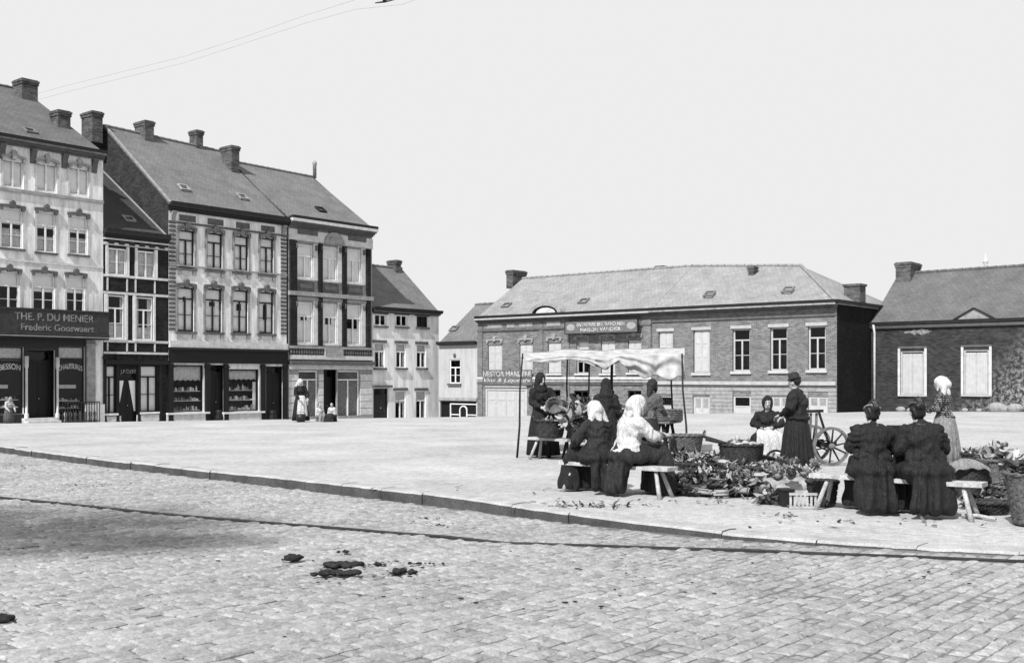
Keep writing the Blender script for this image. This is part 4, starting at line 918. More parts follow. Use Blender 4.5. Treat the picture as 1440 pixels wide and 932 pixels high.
# ---- H: single-storey sooty house at right
q = h_G.P+TR*uG+h_G.n_in*4.4; P = (q.x+.02, q.y); h = House('sooty_house', P, TR, 'low sooty brick house at far right with peeling wall and white shuttered windows', 'house', 'R')
uR = h.uz(1520, 500)[0]; ze = h.uz(1300, 452)[1]; dp = 3.9; zr = h.uz(1340, 381, dp)[1]
R_ = [h.rect(1266, 1300, 493, 555), h.rect(1355, 1391, 491, 555)]; R_.append((R_[1][0]*2-R_[0][0], R_[1][1]*2-R_[0][1], R_[1][2], R_[1][3]))
wall(h, 0, uR, ze, R_, 'brick_soot', dp, zr, m_side='brick_soot')
for r in R_:
    wn = window(h, r, 'sunlit_off', .12, True, 1, 0, sill='sunlit_off', panel=None, fw=.09, sill_h=.08)
    for a, b in ((r[0]+.1, (r[0]+r[1])/2-.01), ((r[0]+r[1])/2+.01, r[1]-.1)):
        q = MB().box(a, b, .05, .085, r[2]+.03, r[3]-.16); 
        for k in range(3): q.box(a+.06+k*(b-a-.1)/3, a+.03+(k+1)*(b-a-.1)/3, .038, .0499, r[2]+.08, r[3]-.22)
        q.build('shutter', 'sunlit_white', wn)
    for a, b in ((r[0]-.12, r[0]-.002), (r[1]+.002, r[1]+.12)): MB().box(a, b, -.03, .02, r[2]-.08, r[3]+.12).build('jamb', 'cream_stone', wn)
    MB().box(r[0]-.12, r[1]+.12, -.031, .02, r[3]+.121, r[3]+.22).build('lintel', 'blue_stone', wn)
cornice(h, 0, uR, ze-.3, ze-.14, 'sunlit_off', .22); box_gutter(h, 0, uR, ze-.13, d=.3); MB().box(0, uR, -.28, -.001, ze-.135, ze-.0).build('cornice_moulding', 'gutter', h.e)
rf = gable_roof(h, 0, uR, ze+.1, dp, zr, zr+.05, 'roof_mid', .2)
chimney(h, rf, 1257, 1297, 369, dp-.8, zr-1.2, .95)
r = h.rect(1341, 1401, 432, 450); cc = (r[0]+r[1])/2; hw = (r[1]-r[0])/2; zp = ze+.05
hw *= .88; MB().prism([(cc-hw, zp), (cc+hw, zp), (cc, zp+.5)], -.12, 1.2).build('pediment', 'mid_stone', rf)
q = MB()
for sg_ in (-1, 1): q.bar((cc+sg_*(hw+.1), -.1, zp-.02), (cc, -.1, zp+.54), .2, .06, (0, 0, 1))
q.build('pediment_coping', 'gutter', rf)
u, _ = h.uz(1386, 376, dp); MB().lathe([(.1, 0), (.07, .15), (.14, .3), (.16, .36), (.05, .45), (.02, .75)], 10, (u, dp, zr+.05)).build('finial', 'stone_pale', rf, True)
u = h.uz(1231, 500)[0]; MB().tube([(u, -.3, ze-.1), (u, -.12, ze-.5), (u, -.12, ze-1.2), (u, -.12, -.1)], .06, 8).build('downpipe', 'cream_stone', h.e, True)
q = MB(); r = h.rect(1275, 1311, 464, 473); n = 18
q.prism([((r[0]+r[1])/2+(r[1]-r[0])*.5*math.cos(2*PI*i/n)*(1+.25*math.sin(i*5.1)), ze-.52+.13*math.sin(2*PI*i/n)*(1+.5*math.sin(i*3.3))) for i in range(n)], -.012, .01); q.build('plaster_patch', 'weathered_patch', h.e)
for px, sz in ((1270, .5), (1283, .35), (1290, .42), (1405, .9), (1418, .6), (1430, .8), (1360, .35), (1380, .3)):
    u = h.uz(px, 575)[0]; g = h.gbase(u); q = MB().ell((0, 0, 0), (sz*.5, sz*.4, sz*.32), None, 9, 6); q.v = [(x*(1+.2*noise.noise(Vector((x*4, y*4, z*4+px)))), y, z) for x, y, z in q.v]
    o = q.build('rubble_stone', 'mid_stone'); o.location = h.P.to_3d()+Vector((h.t.x*u, h.t.y*u, 0))-h.n_in.to_3d()*.35; o.location.z = gz(o.location.x, o.location.y)+sz*.2
    tag(o, {1270: 'flat pale stone left of the others below the first sooty-house window', 1283: 'small middle stone below the left sooty-house window', 1290: 'stone right of two others below left sooty-house window', 1405: 'large rubble stone right of the right-hand shuttered window', 1418: 'medium rubble stone between two larger ones by the peeling wall', 1430: 'large rubble stone nearest the right edge by peeling wall', 1360: 'small stone under the left jamb of right shuttered window', 1380: 'small stone under the right jamb of right shuttered window'}[px], 'stone', 'stones along the foot of the sooty wall')
# ------------------------------------------------------------------ market things
def wicker(name, loc, r0, r1, hgt, m='wicker', sy=1., rz=0, handles=0, seg=64, label=None, group='wicker baskets of the market', lid=False, stakes=16):
    e = empty(name, loc, rz); rows = max(6, int(hgt/.032)); prof = [(0.001, .01), (r0*.97, .01)]
    prof += [(r0+(r1-r0)*i/rows, .012+hgt*i/rows) for i in range(rows+1)]
    prof += [(r1-.025, hgt), (r0*.92, .05), (0.001, .05)]
    def weave(r, z, a):
        if z <= .012 or z >= hgt-.001 or r < r0*.95: return r, z
        i = round((z-.012)/hgt*rows); return r+.017*math.sin(a*stakes+(PI if i % 2 else 0))+.004*math.sin(z*90+a*3), z
    MB().lathe(prof, seg, (0, 0, 0), weave, sy).build('basket_body', m, e, True)
    rim = MB(); n = 40
    for ph in (0, PI):
        rim.tube([((r1+.012*math.cos(k*PI*.5+ph))*math.cos(2*PI*k/n), (r1+.012*math.cos(k*PI*.5+ph))*math.sin(2*PI*k/n)*sy, hgt+.012*math.sin(k*PI*.5+ph)) for k in range(n+1)], .016, 6)
    rim.build('rim', m, e, True)
    for k in range(handles):
        sg = 1 if k == 0 else -1
        MB().tube([(sg*(r1+.01+.03*math.sin(PI*i/8)), .1*math.cos(PI*i/8), hgt-.02+.11*math.sin(PI*i/8)) for i in range(9)], .014, 6).build('handle', m, e, True)
    if label: tag(e, label, 'basket', group)
    return e
def leaf_geo(rn, L_, W_):
    n = 4; vs = []; cu = rn.uniform(-.9, .9); wv = rn.random()*6
    for i in range(n+1):
        q = i/n; w_ = W_*math.sin(PI*(.12+.8*q))*.5
        for s in (-1, 0, 1): vs.append(Vector((s*w_, L_*q, cu*L_*q*q*.6+abs(s)*.25*w_+.12*W_*math.sin(q*9+wv+s))))
    fs = [(i*3+s, i*3+s+1, i*3+s+4, i*3+s+3) for i in range(n) for s in (0, 1)]
    return vs, fs
def leaves(name, loc, rx, ry, hgt, count, L_, W_, tones, parent=None, rz=0, label=None, base=.05, flat=.3):
    """a mound of loose leaves over a rough core"""
    rn = random.Random(int(loc[0]*100)+count); mb = MB(); core = MB().ell((0, 0, hgt*.15), (rx*.85, ry*.85, hgt*.62), None, 20, 10)
    mb.add([(x*(1+.25*noise.noise(Vector((x*6, y*6, z*6)))), y*(1+.25*noise.noise(Vector((x*6+9, y*6, z*6)))), max(0.004, z*(1+.3*noise.noise(Vector((x*7, y*7, 5)))))) for x, y, z in core.v], core.f, base)
    for i in range(count):
        a = rn.random()*2*PI; q = math.sqrt(rn.random()); x = rx*q*math.cos(a); y = ry*q*math.sin(a); z = hgt*max(.0, 1-q*q)**.6*rn.uniform(.7, 1.)+.015
        vs, fs = leaf_geo(rn, L_*rn.uniform(.6, 1.3), W_*rn.uniform(.6, 1.3))
        Mt = Matrix.Translation((x, y, z)) @ Matrix.Rotation(rn.random()*2*PI, 4, 'Z') @ Matrix.Rotation(rn.gauss(flat, .4), 4, 'X') @ Matrix.Rotation(rn.gauss(0, .6), 4, 'Y')
        pts = [Mt @ v for v in vs]; pts = [(p.x, p.y, max(p.z, .006)) for p in pts]; mb.add(pts, fs, rn.choice(tones)*rn.uniform(.8, 1.2))
    o = mb.build(name, 'leaf', parent, True, False)
    if not parent: o.location = loc; o.rotation_euler = (0, 0, rz)
    else: o.location = loc
    return o
def cabbage_mesh(rn):
    mb = MB(); e = MB().ell((0, 0, 0), (.045, .045, .04), None, 14, 9)
    mb.add([tuple(Vector(p)*(1+.2*noise.noise(Vector(p)*30))) for p in e.v], e.f, .3)
    for k in range(22):                                  # loose outer leaves standing off the heart
        el = rn.uniform(-.2, 1.45); a0 = rn.random()*2*PI; n = 4; vs = []; L_ = rn.uniform(.07, .12); W_ = rn.uniform(.06, .1); cup = rn.uniform(.3, .9); ph = rn.random()*6
        Mt = Matrix.Rotation(a0, 4, 'Z') @ Matrix.Rotation(-el, 4, 'Y')
        for i in range(n+1):
            for j in range(n+1):
                y = (j/n-.5)*W_*math.sin(PI*(.2+.65*i/n)); x = .02+L_*i/n*(1-.3*cup*i/n); z = cup*.5*L_*(i/n)**2+cup*4*y*y+.008*math.sin(j*2.6+i*1.7+ph)*(i/n+.3)
                vs.append(Mt @ Vector((x, y, z)))
        mb.add(vs, [(i*(n+1)+j, (i+1)*(n+1)+j, (i+1)*(n+1)+j+1, i*(n+1)+j+1) for i in range(n) for j in range(n)], rn.choice((.08, .2, .35, .5)))
    me = mb.mesh('cabbage', True, False); me.materials.append(MATS['leaf']); return me
CAB = [cabbage_mesh(random.Random(i)) for i in range(4)]
def cabbage(loc, s=1., label='', group=''):
    o = bpy.data.objects.new('cabbage', RN.choice(CAB)); COL.objects.link(o); o.location = loc; o.scale = (s, s, s); o.rotation_euler = (RN.uniform(-.7, .7), RN.uniform(-.7, .7), RN.random()*6); tag(o, label, 'cabbage', group); return o
def bench(name, A, B, ht, wid, th, label, m='wood_pale', legm='wood_pale', splay=.12):
    A = Vector(A); B = Vector(B); c = (A+B)/2; d = B-A; ln = d.length; e = empty(name, (c.x, c.y, 0), math.atan2(d.y, d.x)); tag(e, label, 'bench')
    nx = 16; mb = MB(); pts = []
    mb.sheet(lambda u, v: (-ln/2+ln*u, (-wid/2+wid*v)*(1+.04*math.sin(u*7)), ht-th/2+.006*math.sin(u*5+1)), nx, 3, th); mb.build('seat', m, e)
    for x in (-ln/2+.22, ln/2-.22):
        for y in (-1, 1):
            sx = -1 if x < 0 else 1
            MB().tube([(x, y*wid*.25, ht-th), (x+sx*splay, y*(wid*.3+splay*.7), -.01)], [.026, .032], 8).build('leg', legm, e, True)
    return e

# bench with the basket, in front of the first market woman
bn = bench('plank_bench', at(746, 21.6), at(862, 20.4), .43, .26, .05, 'narrow plank bench carrying a basket in front of the standing woman')
b1 = wicker('wicker_basket', at(773.5, 21.2, .432), .24, .31, .34, 'wicker_dark', .75, .2, 2, label='dark two-handled wicker basket standing on the narrow plank bench')
leaves('leafy_greens', (b1.location.x, b1.location.y, .70), .25, .17, .06, 60, .1, .05, (.05, .12, .3, .5), label=None)
tag(bpy.data.objects['leafy_greens'], 'leafy greens heaped in the basket on the narrow bench', 'vegetables', None, 'stuff')
pl = wicker('wicker_tub', at(812, 20.7, .432), .15, .2, .2, 'wicker_dark', 1, 0, 0, label='small dark tub of leafy vegetables at the right of the bench')
o = leaves('leafy_greens', (pl.location.x, pl.location.y, .60), .26, .24, .5, 170, .22, .1, (.05, .1, .3, .55, .6)); tag(o, 'tall pale leafy vegetables spilling from the small tub', 'vegetables', None, 'stuff')
# stall table behind the seated women, canopy and poles
TA, TB = at(800, 22.0), at(950, 21.0)
c = (TA+TB)/2; d = TB-TA; e = empty('trestle_table', (c.x, c.y, 0), math.atan2(d.y, d.x)); tag(e, 'long dark trestle table under the cloth canopy', 'table'); ln = d.length
MB().box(-ln/2, ln/2, -.38, .38, .73, .775).build('table_top', 'wood_mid', e)
for x in (-ln/2+.18, ln/2-.2):
    for sy_ in (-1, 1):
        for sx in (-1, 1): MB().bar((x+sx*.03, sy_*.25, .729), (x+sx*.17, sy_*.33, -.01), .06, .05).build('leg', 'wood_dark', e)
    MB().bar((x, -.3, .35), (x, .3, .35), .05, .04).build('stretcher', 'wood_dark', e)
MB().bar((-ln/2+.18, -.27, .42), (ln/2-.2, -.27, .42), .05, .04).build('rail', 'wood_dark', e)
cr = empty('wicker_tray', at(937, 21.0, .776), .1); tag(cr, 'shallow rectangular wicker tray on the right end of the trestle table', 'basket', 'wicker baskets of the market')
q = MB()
for k in range(6):
    z = .02+k*.036; 
    for a, b in (((-.27, -.18), (.27, -.18)), ((.27, -.18), (.27, .18)), ((.27, .18), (-.27, .18)), ((-.27, .18), (-.27, -.18))): q.tube([(a[0], a[1], z), ((a[0]+b[0])/2, (a[1]+b[1])/2, z+.01), (b[0], b[1], z)], .018, 6)
q.build('side_weave', 'wicker', cr, True); MB().box(-.26, .26, -.17, .17, .003, .02).build('base', 'wicker', cr)
o = leaves('leafy_greens', tuple(at(815, 22.0, .776)), .42, .3, .36, 200, .2, .1, (.04, .1, .25, .5)); tag(o, 'heap of leafy vegetables on the left end of the trestle table', 'vegetables', None, 'stuff')
o = leaves('leafy_greens', tuple(at(880, 21.6, .776)), .4, .26, .22, 120, .18, .1, (.04, .08, .2, .4)); tag(o, 'dark leafy vegetables on the middle of the trestle table', 'vegetables', None, 'stuff')
CY0, CY1 = 24.4, 22.2
poles = (('leftmost thin leaning canopy pole standing clear of the stall', at(727, 21.9), at(735, 22.2, zat(497, 22.2))), ('rightmost thin canopy pole behind the tall basket', at(966, 21.6), at(959, 22.2, zat(497, 22.2))),
         ('canopy pole second from the left, rising behind the bench basket', at(798, 24.2), at(798, 24.4, zat(497, 24.4))), ('canopy pole third from the left, above the leafy tub', at(829, 23.0), at(829, 22.2, zat(505, 22.2))), ('canopy pole fourth from the left, behind the hooded woman', at(861, 24.0), at(861, 24.4, zat(492, 24.4))), ('short back canopy pole hidden behind the hanging cloth', at(945, 24.4), at(945, 24.4, zat(490, 24.4))))
for i, (lb, a, b) in enumerate(poles):
    o = MB().tube([a-Vector((0, 0, .02)), a.lerp(b, .3)+Vector((.018, .0, 0)), a.lerp(b, .65)+Vector((-.016, .01, 0)), b], [.023, .021, .019, .016] if i != 4 else [.036, .034, .033, .03], 8).build('canopy_pole', 'wood_dark', None, True); tag(o, lb, 'pole', 'poles holding up the canopy')
def canopy(u, v):
    px = 732+(963-732)*u; top = 494-5*u+2.2*noise.noise(Vector((u*5, 1, 0)))*1.6; Yb = CY0; Yf = CY1
    f = [(0, 502), (.05, 507), (.16, 509), (.28, 505), (.40, 508), (.46, 515), (.52, 519), (.56, 512), (.60, 509), (.68, 520), (.76, 531), (.83, 527), (.90, 533), (.965, 529), (1, 533)]
    for (a, ya), (b, yb) in zip(f, f[1:]):
        if a <= u <= b: t = (u-a)/(b-a); t = t*t*(3-2*t); bot = ya+(yb-ya)*t; break
    sw = 0.
    for ua, ub in ((0, .3), (.3, .55), (.55, .82), (.82, 1.)):
        if ua <= u <= ub: t = (u-ua)/(ub-ua); sw = 4*t*(1-t)
    if v < .5:
        q = v*2; Y = Yb+(Yf-Yb)*q; zb_ = zat(top, Yb); zm = zat(min(top+8, bot), Yf); sag = -.13*math.sin(PI*q)*(.4+.6*sw)
        z = zb_+(zm-zb_)*q+sag+.02*math.sin(u*60+q*4)*q
    else:
        q = v*2-1; z = zat(min(top+8, bot), Yf)+(zat(bot, Yf)-zat(min(top+8, bot), Yf))*q-.02*sw*q+.03*noise.noise(Vector((u*16, q*2, 7)))*q
        k = 1 if u > .45 else .25
        Y = Yf+k*(.06*math.sin(2*PI*(1.1*q+.9*sw*(.3+q))+5*noise.noise(Vector((u*6, q, 2))))*(.3+.7*q)+.05*noise.noise(Vector((u*22, q*2, 0)))*(.3+q)-.10*q*sw)
    return ((px-CX)/FO*Y, Y, z)
o = MB().sheet(canopy, 150, 28, .008).build('cloth_canopy', 'cloth_canvas', None, True); tag(o, 'pale cloth canopy sagging between thin poles with a hanging flap', 'canopy')
# bench of the two women in white kerchiefs
bench('sitting_bench', at(793, 15.6), at(946, 14.5), .42, .28, .05, 'pale wooden bench under the two women in white kerchiefs')
# baskets and heaps
b = wicker('tall_basket', at(964, 20.6), .24, .33, .52, 'wicker', .85, 0, 1, label='tall wicker basket with a carrying loop behind the vegetable heap')
e = empty('wheelbarrow', at(1040, 18.7), 0); tag(e, 'low dark wheelbarrow with two handles loaded with a basket', 'wheelbarrow')
for sy_ in (-.2, .16): MB().tube([(-.62, sy_, .56 if sy_ < 0 else .6), (-.3, sy_, .5), (.1, sy_, .34), (.62, sy_*.5, .2)], [.024, .028, .03, .03], 8).build('handle', 'wood_dark', e, True)
MB().box(-.25, .4, -.22, .2, .12, .16).build('tray', 'wood_dark', e)
for x in (-.2, .3): MB().bar((x, -.2, .13), (x-.05, -.24, -.01), .05, .05).build('leg', 'wood_dark', e); MB().bar((x, .18, .13), (x-.05, .22, -.01), .05, .05).build('leg', 'wood_dark', e)
MB().tube([(.62+.17*math.cos(2*PI*k/20), -.02, .19+.17*math.sin(2*PI*k/20)) for k in range(21)], .022, 6).build('wheel', 'wood_dark', e, True)
b = wicker('round_basket', at(1042, 18.6, .162), .33, .37, .3, 'wicker_dark', .7, 0, 0, label='wide dark basket of roots lying on the wheelbarrow')
rn = random.Random(5); mb = MB()
for k in range(46):
    a = rn.random()*6.28; q = math.sqrt(rn.random())*.3; p = Vector((q*math.cos(a), q*.65*math.sin(a), .0+.1*(1-q/.3)+rn.random()*.03)); dd = Vector((rn.uniform(-1, 1), rn.uniform(-.6, .6), rn.uniform(-.2, .3))).normalized()*.1
    t = MB().tube([p-dd, p, p+dd], [.012, .03, .02], 6); mb.add(t.v, t.f, rn.choice((.1, .3, .55, .6)))
o = mb.build('root_vegetables', 'leaf', None, True); o.location = b.location+Vector((0, 0, .28)); tag(o, 'pale root vegetables heaped in the wheelbarrow basket', 'vegetables', None, 'stuff')
heaps = (((955, 655), .3, .3, .3, 130, (.05, .2, .5), 'leafy vegetables at the foot of the tall basket'), ((990, 668), .5, .5, .42, 330, (.04, .1, .3, .55), 'big heap of leafy greens left of the wheelbarrow'), ((1045, 672), .5, .35, .28, 200, (.03, .08, .25, .5), 'leafy greens spread before the wheelbarrow'),
         ((985, 697), .38, .32, .34, 210, (.03, .05, .09, .2), 'dark bundle of leeks at the front left of the heap'), ((1040, 697), .4, .3, .26, 220, (.04, .1, .3, .5), 'cut greens lying at the front middle of the heap'), ((1020, 682), .6, .4, .3, 250, (.04, .1, .4, .6), 'mixed greens in the middle of the vegetable heap'),
         ((1112, 690), .36, .4, .4, 230, (.3, .5, .62, .2), 'pale heap of cabbage leaves beside the slatted crate'), ((1088, 708), .22, .2, .18, 120, (.08, .25, .5), 'small heap of trimmings at the corner of the display'), ((1135, 682), .2, .25, .3, 110, (.3, .5, .6), 'light leaves above the slatted crate'),
         ((1395, 716), .3, .2, .18, 130, (.03, .1, .3), 'dark trimmings under the right end of the bench'), ((1360, 700), .25, .3, .3, 120, (.03, .08, .3), 'leafy bunch behind the right bench leg'))
for i, ((px, py), rx, ry, hh, n, tn, lb) in enumerate(heaps):
    p = G(px, py); o = leaves('leafy_heap', tuple(p+Vector((0, ry*.5, 0))), rx, ry, hh*.8, int(n*1.1), .13, .05, tn, flat=.05); tag(o, lb, 'vegetables', None, 'stuff')
for i, (px, py, z, s) in enumerate(((1003, 664, .17, 1), (1018, 668, .18, .9), (978, 670, .2, 1.1), (962, 690, .14, 1), (1000, 690, .15, 1.1), (1030, 690, .2, 1), (1052, 688, .2, 1.1), (1064, 693, .1, 1), (1015, 696, .1, 1))):
    p = G(px, py); cabbage((p.x, p.y, z), s*.85, 'cabbage lying in the vegetable heap left of the crate', 'cabbages in the left heap')
for (px, py, z, s) in ((1085, 690, .27, 1.2), (1100, 684, .34, 1.3), (1118, 686, .33, 1.25), (1130, 692, .27, 1.2), (1072, 702, .09, 1.1), (1090, 708, .09, 1.1), (1142, 680, .28, 1.2), (1094, 694, .25, 1.2), (1112, 697, .26, 1.3)):
    p = G(px, py); cabbage((p.x, p.y, z), s*.85, 'pale cabbage piled around the slatted crate', 'cabbages by the crate')
for px, py, r1, hh, lb, lv in ((972, 694, .27, .2, 'round dark basket at the front left corner of the vegetable heap', (.04, .08, .16)), (1008, 697, .24, .15, 'shallow basket of greens at the front of the heap, second from left', (.05, .12, .3)), (984, 672, .3, .22, 'dark basket half buried in the back of the heap near the tall basket', (.06, .2, .45)), (1016, 664, .24, .24, 'dark basket of greens left of the wheelbarrow basket', (.06, .25, .5)), (1072, 676, .28, .2, 'dark basket of pale leaves below the seated woman with apron', (.2, .4, .5))):
    p = G(px, py); b = wicker('round_basket', (p.x, p.y+r1*.6, 0), r1*.82, r1, hh, 'wicker_dark', .8, 0, 0, label=lb)
    o = leaves('leafy_greens', (p.x, p.y+r1*.6, hh-.03), r1*.92, r1*.72, .1, 70, .1, .04, lv, flat=.05); tag(o, 'greens filling the '+lb, 'vegetables', None, 'stuff')
def bunch(px, py, z, rz, label, tone=(.55, .12), n=9, L_=.42, group='bunches of leeks and roots in the heap'):
    """stalks tied together: pale thick ends, darker blades"""
    rn = random.Random(int(px*7+py)); p = G(px, py); e = empty('vegetable_bunch', (p.x, p.y+.1, z), rz); tag(e, label, 'vegetables', group); a = MB(); b = MB()
    for i in range(n):
        y = rn.uniform(-.07, .07); zz = rn.uniform(.02, .09); fan = y*1.8+rn.uniform(-.03, .03); r = rn.uniform(.013, .02)
        t = MB().tube([(-L_*.5+rn.uniform(-.02, .02), y, zz), (-L_*.2, y*.7, zz), (0, y*.5, zz)], [r*.7, r, r*.9], 7); a.add(t.v, t.f, tone[0]*rn.uniform(.7, 1.1))
        for k in (-1, 1):
            vs = []; 
            for q in range(5): u = q/4; w_ = .016*(1-u)+.003; yy = y*.5+fan*u*(1+k*.5); h_ = zz+.05*math.sin(u*2.6)-.03*u*u+k*.01*u; vs += [(L_*.55*u, yy-w_, max(h_, .0-z+.01)), (L_*.55*u, yy+w_, max(h_, .0-z+.01))]
            b.add(vs, [(2*q, 2*q+1, 2*q+3, 2*q+2) for q in range(4)], tone[1]*rn.uniform(.6, 1.6))
    a.build('stalks', 'leaf', e, True); b.build('blades', 'leaf', e, True, False)
    MB().tube([(-.02, .055*math.cos(2*PI*k/14), .055+.05*math.sin(2*PI*k/14)) for k in range(15)], .008, 5).build('tie', 'wood_mid', e, True)
for px, py, z, rz, lb in ((962, 680, .1, .3, 'leek bunch at the left of the heap, pale ends to the left'), (1000, 684, .14, -.5, 'leek bunch lying across the middle of the heap'), (1034, 680, .16, .9, 'leek bunch standing proud below the wheelbarrow basket'), (1060, 684, .12, 2.8, 'leek bunch at the right of the heap, pale ends right'), (982, 699, .02, 2.4, 'leek bunch on the ground at the front left'), (1026, 701, .02, .2, 'leek bunch on the ground at the front middle'), (1056, 700, .03, -.4, 'leek bunch on the ground beside the cabbages'), (1012, 672, .2, 2.2, 'leek bunch at the back of the heap by the baskets'), (1418, 706, .03, .5, 'leek bunch on the ground among the right-hand baskets')): bunch(px, py, z, rz, lb)
mb = MB(); p0 = G(1103, 694)                            # crumpled pale sacking under the cabbages
for c_, r_ in (((0, .1, .08), (.34, .3, .12)), ((.08, .2, .16), (.22, .2, .12)), ((-.16, .05, .08), (.18, .18, .12)), ((.22, .02, .1), (.14, .16, .13))): mb.ell(c_, r_)
o = voxel(mb, .016, 2, .0, lambda c: .022*noise.noise(c*9)+.018*math.sin(c.x*38+6*noise.noise(c*5))*max(0, .4+noise.noise(c*4)), ('sack',), 'crumpled_sack'); o.location = (p0.x, p0.y, 0); tag(o, 'pale crumpled sacking under the cabbages beside the crate', 'sack')
flat = wicker('flat_basket', at(1046, 15.2), .26, .32, .16, 'wicker_dark', .7, 0, 0, label='flat dark basket at the front middle of the vegetable heap')
p = G(1131, 715); e = empty('slatted_crate', (p.x, p.y+.15, 0), -.08); tag(e, 'small slatted wooden crate at the front of the display', 'crate')
for k in range(7): x = -.15+.3*k/6; MB().box(x-.013, x+.013, -.14, -.125, .0, .18).build('slat', 'wood_pale', e); MB().box(x-.013, x+.013, .125, .14, 0, .18).build('slat', 'wood_pale', e)
for y in (-.157, .141):
    for z in (.0, .165): MB().box(-.17, .17, y, y+.016, z, z+.03).build('rail', 'wood_pale', e)
MB().box(-.165, .165, -.12, .12, .005, .02).build('base', 'wood_mid', e)
p = G(1108, 712); e = empty('dark_box', (p.x, p.y+.1, 0), .1); tag(e, 'small dark wooden box left of the slatted crate', 'box'); MB().box(-.07, .07, -.1, .1, 0, .19).build('carcass', 'wood_dark', e); MB().box(-.08, .08, -.11, .11, .191, .215).build('lid', 'wood_dark', e)
p = G(1163, 714); wicker('deep_basket', (p.x, p.y+.2, 0), .15, .19, .31, 'wicker_dark', 1, 0, 0, label='deep dark basket under the left end of the right-hand bench')
p = G(1096, 662); e = empty('white_pail', (p.x, p.y, 0)); tag(e, 'white pail standing beside the seated woman with white apron', 'pail'); MB().lathe([(.001, 0), (.105, 0), (.12, .3), (.128, .31), (.128, .325), (.11, .325), (.1, .02), (.001, .02)], 24).build('pail_body', 'white_paint', e, True)
MB().tube([(.125*math.cos(PI*k/10), 0, .31+.03*math.sin(PI*k/10)) for k in range(11)], .006, 6).build('bail', 'iron', e, True)
# handcart
e = empty('handcart', at(1169, 19.9), .15); tag(e, 'wooden handcart with large spoked wheel and upright frame', 'handcart')
def wheel(par, y, R):
    w_ = empty('wheel', (0, y, R)); w_.parent = par
    ring = MB(); n = 40
    vs = [(r*math.cos(2*PI*k/n), yy, r*math.sin(2*PI*k/n)) for k in range(n) for r, yy in ((R, -.025), (R, .025), (R-.05, .025), (R-.05, -.025))]
    ring.add(vs, [(k*4+c, ((k+1) % n)*4+c, ((k+1) % n)*4+(c+1) % 4, k*4+(c+1) % 4) for k in range(n) for c in range(4)]); ring.build('rim', 'wood_mid', w_)
    for k in range(10): a = 2*PI*k/10+.2; MB().tube([(.05*math.cos(a), 0, .05*math.sin(a)), ((R-.04)*math.cos(a), 0, (R-.04)*math.sin(a))], [.019, .014], 6).build('spoke', 'wood_dark', w_, True)
    hb = MB().lathe([(.001, -.08), (.04, -.08), (.06, -.03), (.06, .03), (.04, .08), (.001, .08)], 14); hb.v = [(x, z, y2) for x, y2, z in hb.v]; hb.build('hub', 'wood_mid', w_, True)
wheel(e, -.0, .355); wheel(e, .8, .355)
MB().tube([(0, -.06, .355), (0, .86, .355)], .03, 8).build('axle', 'wood_dark', e, True)
for y in (.12, .68): MB().bar((-1.2, y, .33), (.15, y, .40), .06, .06).build('shaft', 'wood_dark', e)
for x in (-.42, -.36, -.25): MB().bar((x, .12, .36), (x+.02, .12, .96), .035, .035).build('post', 'wood_mid', e)
MB().bar((-.5, .1, .99), (-.12, .1, 1.0), .08, .05).build('crossbar', 'wood_dark', e); MB().bar((-.2, .08, .97), (-.02, .08, .42), .035, .035).build('strut', 'wood_dark', e); MB().bar((-1.0, .12, .42), (-.1, .12, .42), .05, .12).build('side_board', 'wood_dark', e)
# bench of the two women in black
bench('long_bench', at(1143, 13.5), at(1385, 12.3), .43, .27, .05, 'long pale bench at the right under the two women in black')
# stand with dark boxes between them
e = empty('small_stand', at(1272, 17.8), .05); tag(e, 'light wooden stand between the women in black', 'stand')
MB().box(-.3, .25, -.2, .2, .55, .6).build('top', 'wood_pale', e); MB().box(-.02, .05, -.14, -.1, .601, .86).build('post', 'white_paint', e)
for x in (-.26, .2):
    for y in (-.16, .16): MB().bar((x, y, .549), (x, y, -.01), .05, .05).build('leg', 'wood_pale', e)
for k, (x0, x1, zt, lb) in enumerate(((1252, 1270, .83, 'larger dark tin box left of the white post'), (1279, 1291, .8, 'smaller dark tin box right of the white post'))):
    a, b = at(x0, 17.75), at(x1, 17.75); e = empty('tin_box', ((a.x+b.x)/2, 17.8, .601)); tag(e, lb, 'box', 'tin boxes on the stand'); w_ = (b.x-a.x)/2
    MB().box(-w_, w_, -.09, .1, 0, zt-.63).build('box_body', 'dark_paint', e); MB().box(-w_-.008, w_+.008, -.098, .108, zt-.629, zt-.6).build('lid', 'dark_paint', e)
# right-hand baskets
wicker('wicker_hamper', at(1362, 14.6), .2, .24, .42, 'wicker_dark', .85, 0, 0, label='dark wicker hamper behind the right end of the bench, covered with cloth')
o = MB().sheet(lambda u, v: (-.24+.48*u+.02*math.sin(v*9), -.2+.4*v, .06*math.sin(PI*u)*math.sin(PI*v)+.012*math.sin(u*17+v*11)-.1*((2*u-1)**4+(2*v-1)**4)*.5), 20, 16, .008).build('cover_cloth', 'cloth_grey', None, True); o.location = at(1360, 14.55, .46); tag(o, 'crumpled grey cloth covering the wicker hamper', 'cloth')
b = wicker('flat_basket', at(1400, 17.0, 0), .22, .30, .4, 'wicker_dark', .8, 0, 0, label='broad dark basket at the back right with a cabbage on top')
MB().lathe([(.001, .40), (.33, .40), (.35, .42), (.34, .45), (.001, .45)], 30).build('tray_lid', 'wicker_dark', b, True)
for dx, z in ((-.04, .52), (.08, .51)): cabbage((b.location.x+dx, b.location.y-.05, z), 1.0, 'cabbage sitting on top of the broad back basket', 'cabbages on the back basket')
b = wicker('tall_basket', at(1402, 14.7), .19, .25, .5, 'wicker', .9, 0, 0, label='tall wicker basket of pale leaves right of the hamper')
